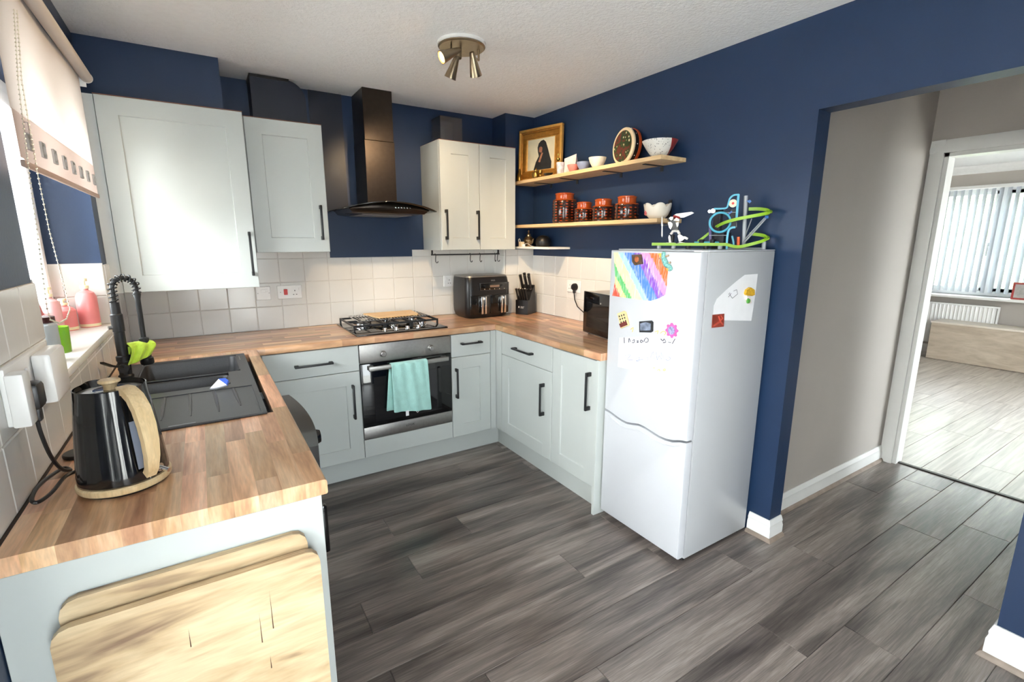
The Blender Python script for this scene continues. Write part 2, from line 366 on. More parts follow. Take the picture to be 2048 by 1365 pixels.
b = MB().box(LX, LX + .25, LY1, .1, -.09, ZC).box(LX, LX + .25, LY0, LY1, -.09, LZ0).box(LX, LX + .25, LY0, LY1, LZ1, ZC).box(LX, LX + .25, -4.4, LY0, -.09, ZC)
struct('wall_lounge', b, M_beige, 'pale lounge wall with the wide window', 'wall')
struct('wall_lounge_back', MB().box(HX1, LX + .25, .1, .2, -.09, ZC), M_beige, 'pale side wall of the lounge', 'wall')
struct('wall_lounge_front', MB().box(HX1, 5.0, -4.5, -4.4, -.09, ZC).box(6.8, LX + .25, -4.5, -4.4, -.09, ZC).box(5.0, 6.8, -4.5, -4.4, 2.1, ZC), M_beige, 'pale far side wall of the lounge', 'wall')
b = MB().prism([(LX, .1, ZC), (LX - .09, .1, ZC), (LX - .07, .1, ZC - .03), (LX - .03, .1, ZC - .07), (LX, .1, ZC - .09)], (0, -4.5, 0))
struct('trim_1', b, M_ceil, 'white coving along the lounge ceiling', 'coving')

# tiles -------------------------------------------------------------
TS = .15
tile_me = {}
def tile_mesh(ax):
    if ax not in tile_me:
        mb = MB(); t = .0065; e = .004
        q = [(-.5, -.5, 0, 0), (.5, -.5, 0, 0)]
        lv = [(0, 0), (.7, 0), (1, 1)]
        vs = []
        for h, i in lv:
            for sx, sy in ((-1, -1), (1, -1), (1, 1), (-1, 1)): vs.append(((.5 - .02 * i) * sx, (.5 - .02 * i) * sy, h * t))
        fs = [(3, 2, 1, 0), (8, 9, 10, 11)] + [(r * 4 + k, r * 4 + (k + 1) % 4, r * 4 + 4 + (k + 1) % 4, r * 4 + 4 + k) for r in (0, 1) for k in range(4)]
        mb.add(vs, fs); tile_me[ax] = mesh_of('tile', mb, M_tile, False)
    return tile_me[ax]
def tile_area(parent, origin, u, v, n, us, vs):
    """us, vs: breakpoints along u and v"""
    g = .0022; me = tile_mesh('t'); u, v, n = Vector(u), Vector(v), Vector(n); o0 = Vector(origin)
    Mr = Matrix((u, v, n)).transposed()
    if Mr.determinant() < 0: u2 = -u; Mr = Matrix((u2, v, n)).transposed()
    rot = Mr.to_euler()
    for a, b_ in zip(us, us[1:]):
        for c, d in zip(vs, vs[1:]):
            if b_ - a < .008 or d - c < .008: continue
            p = o0 + u * (a + b_) / 2 + v * (c + d) / 2 + n * .002
            inst('tile', me, p, (b_ - a - g, d - c - g, 1), parent, rot)
    gm = MB(); p = [o0 + u * x + v * y for x, y in ((us[0], vs[0]), (us[-1], vs[0]), (us[-1], vs[-1]), (us[0], vs[-1]))]
    gm.prism(p, n * .0055); obj('grout', gm, M_grout, parent, smooth=False)
def brk(a, b_, phase=0, s=TS):
    out = [a]; k = math.floor((a - phase) / s) + 1
    while phase + k * s < b_ - 1e-4:
        if phase + k * s > a + 1e-4: out.append(phase + k * s)
        k += 1
    return out + [b_]
rows = [WT, 1.06, 1.21, 1.362]
tile_area(wall_back, (0, 0, 0), (1, 0, 0), (0, 0, 1), (0, -1, 0), brk(.0, 1.70, .0515), rows)
tile_area(wall_back, (0, 0, 0), (1, 0, 0), (0, 0, 1), (0, -1, 0), brk(1.70, 2.389, .0515), rows + [1.41])
tile_area(wall_back, (0, 0, 0), (1, 0, 0), (0, 0, 1), (0, -1, 0), brk(.65, 1.12, .0515), [1.362, 1.41])
bx = bpy.data.objects['wall_boxing']
tile_area(bx, (2.389, 0, 0), (0, -1, 0), (0, 0, 1), (-1, 0, 0), [0, .04, .1865], rows + [1.41])
tile_area(bx, (2.389, -.189, 0), (1, 0, 0), (0, 0, 1), (0, -1, 0), [0, .11, .26], rows + [1.41])
tile_area(wall_right, (W, 0, 0), (0, -1, 0), (0, 0, 1), (-1, 0, 0), brk(.196, 1.66, .196), rows)
tile_area(wall_left, (0, 0, 0), (0, -1, 0), (0, 0, 1), (1, 0, 0), brk(1.66, 2.29, 1.66), rows)
tile_area(wall_left, (0, 0, 0), (0, -1, 0), (0, 0, 1), (1, 0, 0), brk(.52, 1.66, .16), [WT, 1.045, WZ0 - .03])
tile_area(wall_left, (0, 0, 0), (0, -1, 0), (0, 0, 1), (1, 0, 0), brk(.0, .52, .07), rows)
tile_area(wall_left, (-.19, WY1, 0), (1, 0, 0), (0, 0, 1), (0, -1, 0), [0, .045, .1925], [WZ0, 1.22, 1.37])
tile_area(wall_left, (-.19, WY0, 0), (1, 0, 0), (0, 0, 1), (0, 1, 0), [0, .045, .1925], [WZ0, 1.22, 1.37])

# baseboards / trims -------------------------------------------------
def skirting(name, pts, nrm, label, h=.105, bead=True, mat=None):
    """pts: two wall points, nrm: into the room"""
    a, c = Vector(pts[0]), Vector(pts[1]); n = Vector(nrm)
    prof = [(0, 0), (.018, 0), (.018, h * .55), (.013, h * .68), (.015, h * .78), (.006, h), (0, h)]
    mb = MB().prism([a + n * x + Vector((0, 0, z)) for x, z in prof], c - a)
    o = struct(name, mb, M_white, label, 'skirting', True)
    if bead:
        mb = MB().prism([a + n * x + Vector((0, 0, z)) for x, z in ((.018, 0), (.032, 0), (.030, .008), (.024, .015), (.018, .018))], c - a)
        obj('beading', mb, M_beading, o)
    return o
def skirting_corner(name, a, corner, c, n1, n2, label, h):
    a, k, c, n1, n2 = Vector(a), Vector(corner), Vector(c), Vector(n1), Vector(n2)
    def sweep(prof):
        m = MB(); n = len(prof); vs = []
        for p, nn in ((a, n1), (k, n1 + n2), (c, n2)): vs += [p + nn * x + Vector((0, 0, z)) for x, z in prof]
        fs = [(i * n + j, i * n + (j + 1) % n, (i + 1) * n + (j + 1) % n, (i + 1) * n + j) for i in (0, 1) for j in range(n)] + [tuple(range(n)), tuple(range(2 * n, 3 * n))]
        return m.add(vs, fs)
    o = struct(name, sweep([(0, 0), (.018, 0), (.018, h * .55), (.013, h * .68), (.015, h * .78), (.006, h), (0, h)]), M_white, label, 'skirting', True)
    obj('beading', sweep([(.0182, 0), (.032, 0), (.030, .008), (.024, .015), (.0182, .018)]), M_beading, o)
skirting_corner('baseboard_right', (W, -2.178, 0), (W, OY1, 0), (W + .1, OY1, 0), (-1, 0, 0), (0, -1, 0), 'white skirting around the navy wall end beside the fridge', .105)
skirting_corner('baseboard_near', (W, YF, 0), (W, OY0, 0), (W + .1, OY0, 0), (-1, 0, 0), (0, 1, 0), 'white skirting around the navy wall end on the other side of the opening', .13)
skirting('baseboard_hall', ((W + .1, HY, 0), (HX, HY, 0)), (0, -1, 0), 'white skirting along the beige hall wall')
skirting('baseboard_lounge', ((LX, .1, 0), (LX, -4.4, 0)), (-1, 0, 0), 'white skirting under the lounge window', bead=False)
struct('trim_2', MB().prism([(HX + .03, DY0, 0), (HX + .07, DY0, 0), (HX + .062, DY0, .007), (HX + .038, DY0, .007)], (0, DY1 - DY0, 0)), M_thresh, 'dark threshold bar across the doorway floor', 'threshold')

# lounge door frame
d1 = tag(thing('door_1', '', ''), 'white painted door frame with architrave, no door', 'door frame', kind='structure'); d1.location = (HX, (DY0 + DY1) / 2, 0)
aw = .075
for s0, s1 in ((DY1, DY1 + aw - .003), (DY0 - aw, DY0)):
    obj('architrave', MB().prism([(HX, s0, 0), (HX - .014, s0, 0), (HX - .02, s0 + .02, 0), (HX - .012, s1 - .012, 0), (HX - .006, s1, 0), (HX, s1, 0)], (0, 0, DZ + aw)), M_white, d1, world=True)
obj('architrave', MB().prism([(HX, DY0 - aw, DZ), (HX - .014, DY0 - aw, DZ), (HX - .02, DY0 - aw, DZ + .02), (HX - .012, DY0 - aw, DZ + aw - .012), (HX - .006, DY0 - aw, DZ + aw), (HX, DY0 - aw, DZ + aw)], (0, DY1 - DY0 + 2 * aw - .004, 0)), M_white, d1, world=True)
obj('lining', MB().box(HX + .001, HX1, DY1 - .022, DY1, 0, DZ).box(HX + .001, HX1, DY0, DY0 + .022, 0, DZ).box(HX + .001, HX1, DY0, DY1, DZ - .022, DZ), M_white, d1, smooth=False, world=True)

# kitchen window + sill
def window(name, label, ax, fx, y0, y1, z0, z1, mull, depth=.06, fw=.055):
    t = tag(thing(name, '', '', (fx, (y0 + y1) / 2, z0)), label, 'window', kind='structure')
    fr = MB(); fr.box(fx, fx + depth, y0, y0 + fw, z0, z1).box(fx, fx + depth, y1 - fw, y1, z0, z1).box(fx, fx + depth, y0 + fw, y1 - fw, z0, z0 + fw).box(fx, fx + depth, y0 + fw, y1 - fw, z1 - fw, z1)
    for m in mull: fr.box(fx, fx + depth, m - fw / 2, m + fw / 2, z0 + fw, z1 - fw)
    obj('frame', fr, M_upvc, t, smooth=False, world=True)
    ys = [y0 + fw] + [q for m in mull for q in (m - fw / 2, m + fw / 2)] + [y1 - fw]
    for a, c in zip(ys[::2], ys[1::2]):
        s = MB(); e = .045; x0, x1 = fx + depth * .1, fx + depth * 1.25
        s.rbox(x0, x1, a, a + e, z0 + fw, z1 - fw, .006).rbox(x0, x1, c - e, c, z0 + fw, z1 - fw, .006).rbox(x0, x1, a + e, c - e, z0 + fw, z0 + fw + e, .006).rbox(x0, x1, a + e, c - e, z1 - fw - e, z1 - fw, .006)
        so = obj('sash', s, M_upvc, t, world=True)
        g = MB().box(fx + depth * .5, fx + depth * .5 + .006, a + e - .005, c - e + .005, z0 + fw + e - .005, z1 - fw - e + .005)
        g.v = [(p[0] - t.location.x, p[1] - t.location.y, p[2] - t.location.z) for p in g.v]
        obj('pane', g, M_glass, so, smooth=False)
    return t
w1 = window('window_1', 'white plastic framed kitchen window behind the roller blind', 'x', -.25, WY0, WY1, WZ0, WZ1, [-1.09])
so = struct('trim_3', MB().rbox(-.20, .012, WY0 + .001, WY1 - .001, WZ0 - .029, WZ0, .006), M_white, 'white window sill above the sink', 'window sill', True)
dd = window('door_2', 'white framed glazed patio door', 'x', -.2, PD0, PD1, 0, PDZ, [(PD0 + PD1) / 2], fw=.07); dd['category'] = 'patio door'
def glazed_door(name, label, x0, x1, yo):
    n = 2; fd = tag(thing(name, '', '', ((x0 + x1) / 2, yo, 0)), label, 'patio door', kind='structure'); m = MB(); xm = (x0 + x1) / 2
    for a, c in ((x0, x0 + .07), (xm - .04, xm + .04), (x1 - .07, x1)): m.box(a, c, yo - .08, yo - .02, 0, 2.1)
    for a, c in ((x0 + .07, xm - .04), (xm + .04, x1 - .07)): m.box(a, c, yo - .08, yo - .02, 0, .09).box(a, c, yo - .08, yo - .02, 2.01, 2.1)
    obj('frame', m, M_upvc, fd, smooth=False, world=True)
    for a, c in ((x0 + .07, xm - .04), (xm + .04, x1 - .07)): obj('pane', MB().box(a, c, yo - .052, yo - .046, .09, 2.01), M_glass, fd, smooth=False, world=True)
glazed_door('door_4', 'added unseen white framed glazed door of the kitchen, for more daylight', .2, 1.1, YF)  # unseen door added behind the camera to let in more fill daylight
glazed_door('door_3', 'added unseen white framed glazed door of the lounge, for more daylight', 5.0, 6.8, -4.4)  # unseen glazing added to brighten the lounge
w2 = window('window_2', 'wide white framed lounge window behind vertical blinds', 'x', LX + .10, LY0, LY1, LZ0, LZ1, [-1.47, -2.45])
for y in (-1.42, -.93):
    hb = MB().rbox(LX + .065, LX + .10, y - .012, y + .012, 1.36, 1.46, .004).rbox(LX + .045, LX + .065, y - .009, y + .009, 1.30, 1.42, .004)
    obj('handle', hb, M_chrome, w2, world=True)
struct('trim_4', MB().rbox(8.46, LX + .1, LY0 - .05, LY1 + .05, LZ0 - .03, LZ0, .005), M_white, 'white lounge window sill', 'window sill', True)

# outside
struct('ground', MB().box(8.95, 45, -30, 30, -.5, -.1), M_grass, 'pale drive outside the lounge window', 'ground')
struct('ground_patio', MB().box(-30, 8.95, -30, 30, -.5, -.1), PM('light_bounce_slabs', (234, 230, 223), .9, var=.06, vs=2, kind='Position'), 'unseen slabs outside the kitchen, made pale to bounce light indoors', 'ground')  # unseen ground, made pale to bounce daylight up to the ceiling
gw = thing('added_sun_block_wall', 'added unseen pale wall outside the patio door, blocking low sun', 'wall', (-2.6, -4.7, -.1))  # unseen wall added to keep low sun out of the patio door
obj('wall', MB().box(-2.7, -2.5, -8.5, -2.6, -.1, 2.1), M_brick, gw, world=True, smooth=False)
obj('coping', MB().rbox(-2.74, -2.46, -8.5, -2.58, 2.101, 2.16, .01), M_white, gw, world=True)
hg = MB(); random.seed(3)
for i in range(26):
    y = -7 + i * .45; bmx = bmesh.new(); bmesh.ops.create_icosphere(bmx, subdivisions=3, radius=1)
    for v in bmx.verts: v.co *= 1 + .18 * (random.random() - .5)
    hg.bm(bmx, Matrix.Translation((17 + random.random(), y, 2.3 + .5 * random.random())) @ Matrix.Diagonal((.9, .6, 1.2 + .5 * random.random(), 1)))
hedge = thing('hedge', 'green hedge outside the lounge window', 'hedge', (17, -1.5, -.1))
obj('foliage', hg, M_leaf, hedge, world=True); obj('stem', MB().box(16.9, 17.4, -7, 4.6, -.1, 1.6), M_leaf, hedge, world=True)
random.seed(11)

# ================================================================== KITCHEN UNITS
def shaker(w, h, st=.082, t=.02, rc=.008, x0=0, z0=0):
    """shaker door in local coords: front at y=0, back at y=t"""
    mb = MB(); g = .0015; a, c, p, q = x0 + g, x0 + w - g, z0 + g, z0 + h - g
    e = .0025
    ring = lambda x0, x1, z0, z1, y: [(x0, y, z0), (x1, y, z0), (x1, y, z1), (x0, y, z1)]
    L = [ring(a, c, p, q, t), ring(a, c, p, q, e), ring(a + e, c - e, p + e, q - e, 0), ring(a + st, c - st, p + st, q - st, 0), ring(a + st + .003, c - st - .003, p + st + .003, q - st - .003, rc)]
    vs = [v for r in L for v in r]; fs = [(0, 1, 2, 3), (19, 18, 17, 16)]
    for i in range(4):
        for k in range(4): fs.append((i * 4 + k, i * 4 + (k + 1) % 4, i * 4 + 4 + (k + 1) % 4, i * 4 + 4 + k))
    mb.add(vs, fs)
    # hairline joints between stiles and rails
    for x in (a + st, c - st):
        for za, zb in ((p + e, p + st), (q - st, q - e)): mb.box(x - .0004, x + .0004, -.0003, .0002, za, zb)
    return mb
def slab(w, h, t=.02, x0=0, z0=0):
    g = .0015; return MB().rbox(x0 + g, x0 + w - g, 0, t, z0 + g, z0 + h - g, .0025, 1)
def handle(parent, x, z, L, vert):
    mb = MB(); s = .006
    if vert:
        for k in (0, 1):
            zz = z + (L - .022) * k; mb.rbox(x - s, x + s, -.033, 0, zz, zz + .022, .0015)
        mb.rbox(x - s, x + s, -.036, -.026, z, z + L, .002)
    else:
        for k in (0, 1):
            xx = x + (L - .022) * k; mb.rbox(xx, xx + .022, -.033, 0, z - s, z + s, .0015)
        mb.rbox(x, x + L, -.036, -.026, z - s, z + s, .002)
    return obj('handle', mb, M_blk, parent)
def cabinet(name, label, cat, loc, rz, w, d, z0, z1, fronts, group=None, top=True):
    """loc: front left corner on the floor. fronts: (kind, x, z, w, h, handle)"""
    t = thing(name, label, cat, (loc[0], loc[1], 0), rz, group)
    th = .018; c = MB()
    c.box(0, th, .022, d, z0, z1).box(w - th, w, .022, d, z0, z1).box(th, w - th, .022, d, z0, z0 + th).box(th, w - th, d - .008, d, z0 + th, z1)
    if top: c.box(th, w - th, .022, d, z1 - th, z1)
    obj('body', c, M_cab, t, smooth=False)
    for kind, x, z, fw, fh, hd in fronts:
        mb = shaker(fw, fh, x0=x, z0=z) if kind == 'door' else slab(fw, fh, x0=x, z0=z)
        o = obj('door' if kind == 'door' else ('drawer' if kind == 'drawer' else 'panel'), mb, M_cab, t, smooth=False)
        if hd: handle(o, *hd)
    return t
FY = -.594
# wall cabinets (fronts face the room, -y)
c1 = cabinet('wall_cabinet', 'largest pale wall cabinet with single wide door, next to the window', 'cabinet', (.05, -.405), 0, .6, .40, 1.218, 2.13,
        [('door', 0, 1.218, .6, .912, (.572, 1.285, .235, True))])
obj('filler', MB().box(-.049, -.001, .012, .03, 1.218, 2.128), M_carc, c1, smooth=False)
obj('raw_edge', MB().box(.0, .6, -.0002, .4, 2.1302, 2.1312), M_bare, c1, smooth=False, label='bare chipboard top edge')
c2 = cabinet('wall_cabinet', 'narrow pale wall cabinet with single door under the black duct cover', 'cabinet', (.657, -.33), 0, .4, .325, 1.406, 2.127,
        [('door', 0, 1.406, .4, .721, (.357, 1.478, .20, True))])
obj('raw_edge', MB().box(.0, .4, -.0002, .32, 2.1272, 2.1282), M_bare, c2, smooth=False, label='bare chipboard top edge')
c3 = cabinet('wall_cabinet', 'pale two-door wall cabinet with a hook rail below', 'cabinet', (1.79, -.33), 0, .6, .325, 1.41, 2.13,
        [('door', 0, 1.41, .3, .72, (.275, 1.482, .20, True)), ('door', .3, 1.41, .3, .72, (.033, 1.482, .20, True))])
obj('raw_edge', MB().box(.0, .6, -.0002, .32, 2.1302, 2.1312), M_bare, c3, smooth=False, label='bare chipboard top edge')
# back run of base units
UZ = .15; UH = .868
cabinet('base_cabinet', 'pale base cabinet with wide drawer and door, between washing machine and oven', 'cabinet', (.605, FY), 0, .512, .57, UZ, UH,
        [('drawer', .0, .713, .512, .155, (.155, .787, .205, False)), ('door', .0, .15, .512, .563, (.462, .425, .21, True))], 'base units')
cabinet('base_cabinet', 'narrow pale base cabinet with small drawer and door, right of the oven', 'cabinet', (1.716, FY), 0, .3, .57, UZ, UH,
        [('drawer', .0, .713, .3, .155, (.068, .803, .155, False)), ('door', .0, .15, .3, .563, (.03, .435, .205, True))], 'base units')
ov_h = thing('oven_housing', 'pale oven housing with blank panel below the built-in oven', 'cabinet', (1.117, FY, 0))
obj('body', MB().box(0, .018, .022, .57, UZ, UH).box(.581, .599, .022, .57, UZ, UH).box(.018, .581, .022, .57, UZ, UZ + .018).box(.018, .581, .022, .57, .25, .268), M_carc, ov_h, smooth=False)
obj('panel', slab(.599, .118, x0=0, z0=.15), M_cab, ov_h, smooth=False)
cp = thing('corner_post', 'pale corner post where the two rows of base units meet', 'filler panel', (2.018, FY, 0))
obj('panel', MB().box(.0, .042, .004, .022, UZ, UH).box(.045, .063, -.07, .022, UZ, UH), M_cab, cp, smooth=False)
# right run (fronts face -x)
RX = 2.062
cabinet('base_cabinet', 'pale base cabinet with drawer above a single door, opposite the sink', 'cabinet', (RX, -.665), -90, .575, .57, UZ, UH,
        [('drawer', 0, .713, .575, .155, (.175, .788, .21, False)), ('door', 0, .15, .575, .563, (.50, .425, .205, True))], 'base units')
cabinet('base_cabinet', 'pale base cabinet with one tall full-height door, beside the fridge', 'cabinet', (RX, -1.242), -90, .385, .57, UZ, UH,
        [('door', 0, .15, .385, .715, (.335, .585, .21, True))], 'base units')
ep = thing('end_panel', 'pale end panel between base cabinet and fridge', 'end panel', (2.35, -1.645, 0))
obj('panel', MB().rbox(2.052, 2.645, -1.648, -1.629, 0, UH + .003, .001, 1), M_cab, ep, world=True)
# left run: sink base, washing machine, narrow unit, end panel
cabinet('base_cabinet', 'pale double-door base cabinet under the sink', 'cabinet', (.585, -1.315), 90, .70, .565, UZ, UH,
        [('door', 0, .15, .35, .715, (.30, .6, .2, True)), ('door', .35, .15, .35, .715, (.05, .6, .2, True))], 'base units', top=False)
cabinet('base_cabinet', 'narrow pale base cabinet between washing machine and end panel', 'cabinet', (.572, -2.268), 90, .325, .55, UZ, UH,
        [('door', 0, .15, .325, .715, None)], 'base units')
ep = thing('end_panel', 'pale end panel closing the window-side worktop run, boards leaning on it', 'end panel', (.29, -2.28, 0))
obj('panel', MB().rbox(.002, .573, -2.288, -2.27, 0, UH + .003, .001, 1), M_cab, ep, world=True)
def plinth(label, x0, x1, y0, y1):
    tag(obj('plinth', MB().rbox(x0, x1, y0, y1, 0, UZ - .002, .001, 1), M_cab, smooth=False), label, 'plinth', 'plinths')
plinth('pale plinth board under the oven row of base units', .54, 2.122, -.516, -.498)
plinth('pale plinth board under the base units opposite the sink', 2.122, 2.14, -1.628, -.5)
plinth('pale plinth board under the sink cabinet', .522, .54, -1.31, -.5)

# worktops ------------------------------------------------------------
SK = dict(x0=.048, x1=.52, y0=-1.72, y1=-.705)          # sink outline
stave_me = {}
def stave_mesh(along, edge):
    """unit length along local x, true cross-section: width SW, thickness TH; edge rounds the +y side"""
    k = (along, edge)
    if k not in stave_me:
        th = WT - WB; w = SWID
        if edge:
            r = .007; prof = [(0, 0), (w - r * .6, 0), (w - r * .2, r * .2), (w, r * .7), (w, th - r), (w - r * .3, th - r * .3), (w - r, th), (0, th)]
        else: prof = [(0, 0), (w, 0), (w, th), (0, th)]
        mb = MB().prism([(0, y, z) for y, z in prof], (1, 0, 0))
        me = mesh_of('stave', mb, M_wtx if along == 'x' else M_wty, True, 50); stave_me[k] = me
    return stave_me[k]
SWID = .049
def worktop(label, along, front, back, l0, l1, holes, seed):
    """front/back: across coordinate; l0<l1: along; holes in (across0, across1, along0, along1)"""
    rnd = random.Random(seed)
    cx = (front + back) / 2; cl = (l0 + l1) / 2
    t = thing('worktop', label, 'worktop', (cl, cx, WB) if along == 'x' else (cx, cl, WB))
    sgn = 1 if front > back else -1; n = int(abs(front - back) / SWID + .999)
    for k in range(n):
        c1_ = front - sgn * k * SWID; c0_ = c1_ - sgn * SWID
        sc = 1.0
        if (c0_ - back) * sgn < 0: sc = abs(c1_ - back) / SWID; c0_ = back
        lo, hi = min(c0_, c1_), max(c0_, c1_)
        segs = [(l0, l1)]
        for (a0, a1, h0, h1) in holes:
            if hi > a0 + .001 and lo < a1 - .001:
                segs = [q for s in segs for q in ((s[0], min(s[1], h0)), (max(s[0], h1), s[1])) if q[1] - q[0] > .001]
        cuts = []; q = l0 - rnd.random() * .35
        while q < l1: q += .16 + rnd.random() * .34; cuts.append(q)
        for s0, s1 in segs:
            pts = [s0] + [q for q in cuts if s0 + .03 < q < s1 - .03] + [s1]
            for a, c in zip(pts, pts[1:]):
                me = stave_mesh(along, k == 0)
                o = bpy.data.objects.new('stave', me); COL.objects.link(o); o.parent = t
                # local +y of the stave points to the front edge
                if along == 'x':
                    if sgn < 0: o.location = Vector((c, c0_, WB)) - t.location; o.rotation_euler = (0, 0, math.pi)
                    else: o.location = Vector((a, c0_, WB)) - t.location
                else:
                    if sgn > 0: o.location = Vector((c0_, c, WB)) - t.location; o.rotation_euler = (0, 0, -math.pi / 2)
                    else: o.location = Vector((c0_, a, WB)) - t.location; o.rotation_euler = (0, 0, math.pi / 2)
                o.scale = (c - a, sc, 1)
    return t
YWK = -.604
hole = (SK['x0'] + .012, SK['x1'] - .012, SK['y0'] + .012, SK['y1'] - .012)
wtl = worktop('butcher block worktop under the window, holding the black sink', 'y', .588, .014, -2.29, YWK, [hole], 5)
wtb = worktop('butcher block worktop along the hob wall', 'x', YWK, -.008, .014, 2.05, [], 8)
wtr = worktop('butcher block worktop with the microwave, running to the fridge', 'y', 2.05, W - .008, -1.655, YWK, [], 9)
wtc = wtr
# corner square of the right worktop runs through behind the inner corner
def corner_fill():
    rnd = random.Random(4); k = 0; x = 2.05
    while x < W - .012:
        x1 = min(x + SWID, W - .008); y = YWK
        lim = -.008 if x1 <= 2.389 else -.197
        while y < lim - .01:
            L_ = min(.2 + rnd.random() * .3, lim - y)
            if lim - y - L_ < .04: L_ = lim - y
            o = bpy.data.objects.new('stave', stave_mesh('y', False)); COL.objects.link(o); o.parent = wtr
            o.location = Vector((x, y + L_, WB)) - wtr.location; o.rotation_euler = (0, 0, -math.pi / 2); o.scale = (L_, (x1 - x) / SWID, 1)
            y += L_
        x = x1
corner_fill()
tag(obj('sealant_strip', MB().box(.007, .0138, -2.29, YWK, WB, WT + .001), PM('dark_joint_strip', (58, 44, 36), .6)), 'dark brown joint strip between worktop and window wall tiles', 'joint strip')

# sink ----------------------------------------------------------------
def make_sink():
    t = thing('sink', 'black composite one and a half bowl sink with grooved drainer', 'sink', ((SK['x0'] + SK['x1']) / 2, -1.2, WT))
    zt = WT + .007
    x0, x1, y0, y1 = SK['x0'], SK['x1'], SK['y0'], SK['y1']
    A = (.115, .482, -1.075, -.735)      # main bowl
    B = (.115, .435, -1.285, -1.115)     # half bowl
    b = MB()
    def bowl(mb, q, depth, ztop):
        bx0, bx1, by0, by1 = q; cx, cy = (bx0 + bx1) / 2, (by0 + by1) / 2; w, d = bx1 - bx0, by1 - by0
        rings = [rr(w, d, .03, ztop, 4, cx, cy), rr(w - .006, d - .006, .03, ztop - .006, 4, cx, cy), rr(w - .02, d - .02, .035, ztop - depth + .03, 4, cx, cy), rr(w - .07, d - .07, .03, ztop - depth, 4, cx, cy)]
        n = len(rings[0]); vs = [v for r_ in rings for v in r_]; fs = []
        for i in range(3):
            for k in range(n): fs.append((i * n + k, i * n + n + k, i * n + n + (k + 1) % n, i * n + (k + 1) % n))
        fs.append(tuple(range(3 * n, 4 * n))); mb.add(vs, fs)
    # top plate as a strip grid with holes for the bowls, thin slabs
    e = .0
    def slabt(a, c, p, q, zt=zt, zb=WT + .0005): b.box(a, c, p, q, zb, zt)
    slabt(x0, x1, A[3], y1); slabt(x0, A[0], A[2], A[3]); slabt(A[1], x1, A[2], A[3])
    slabt(x0, A[0], B[2] , A[2]); slabt(B[1], x1, B[2], A[2])
    b.box(A[0], B[1], B[3], A[2], WT - .10, WT - .012)
    b.box(A[0] - .003, A[1] + .01, A[2] - .004, A[2], WT - .17, WT - .012)
    slabt(x0, x1, -1.345, B[2])
    b.rbox(x0, x1, y0, y0 + .018, WT + .0005, zt + .001, .003)
    slabt(x0, x0 + .016, y0 + .018, -1.345); slabt(x1 - .016, x1, y0 + .018, -1.345)
    b.box(x0 + .016, x1 - .016, y0 + .018, -1.345, WT + .0005, zt - .003)
    obj('rim', b, M_sink, t, smooth=False, world=True)
    m1 = MB(); bowl(m1, A, .19, zt - .001); o = obj('bowl', m1, M_sink, t, world=True); solid(o, .005)
    m2 = MB(); bowl(m2, B, .12, zt - .001); o2 = obj('half_bowl', m2, M_sink, t, world=True); solid(o2, .005)
    for q, dz in ((A, .19), (B, .12)):
        obj('strainer', MB().lathe([(.0, .004), (.03, .004), (.038, .001), (.038, 0)], 20, ((q[0] + q[1]) / 2, (q[2] + q[3]) / 2, zt - dz + .002)), M_chrome, t, world=True)
    for i, fx in enumerate((.13, .215, .30, .385, .455)):
        a = Vector((fx * .9 + .03, -1.36, zt - .0035)); c = Vector((.10 + (fx - .1) * .93 + .02, -1.62 + .03 * (i == 4), zt - .0035))
        o = obj('drainer_ridge', MB().tube([a + (c - a) * k / 6 for k in range(7)], [.006, .006, .006, .0055, .005, .004, .002], 8), M_sink, t, world=True)
    obj('overflow_slot', MB().rbox(.492, .496, -.86, -.77, zt, zt + .001, .0004, 1), M_steel, t, world=True)
    obj('label_mark', MB().box(.25, .32, -1.709, -1.704, zt + .001, zt + .0014), PM('pale_mark', (150, 152, 156), .5), t, world=True)
make_sink()
# dish brush / scraper lying on the drainer
bs = thing('dish_scraper', 'white and blue plastic scraper resting on the drainer', 'scraper', (.40, -1.30, WT + .008), 0)
pA, pB = P(420, 778, 'z', WT + .012), P(453, 760, 'z', WT + .035)
MA = frame_M(pA, pB - pA, (.844, -.536, 0)); LL = (pB - pA).length
obj('blade', MB().prism([MA @ Vector(q) for q in ((0, -.002, 0), (LL * .72, -.028, 0), (LL * .8, .028, 0), (LL * .25, .012, 0))], MA.to_3x3() @ Vector((0, 0, .006))), PM('white_plastic', (225, 229, 240), .4), bs, world=True)
obj('grip', MB().prism([MA @ Vector(q) for q in ((LL * .72, -.028, -.001), (LL * 1.02, -.012, -.001), (LL * 1.05, .008, -.001), (LL * .8, .028, -.001))], MA.to_3x3() @ Vector((0, 0, .009))), PM('blue_plastic', (48, 92, 200), .4), bs, world=True)

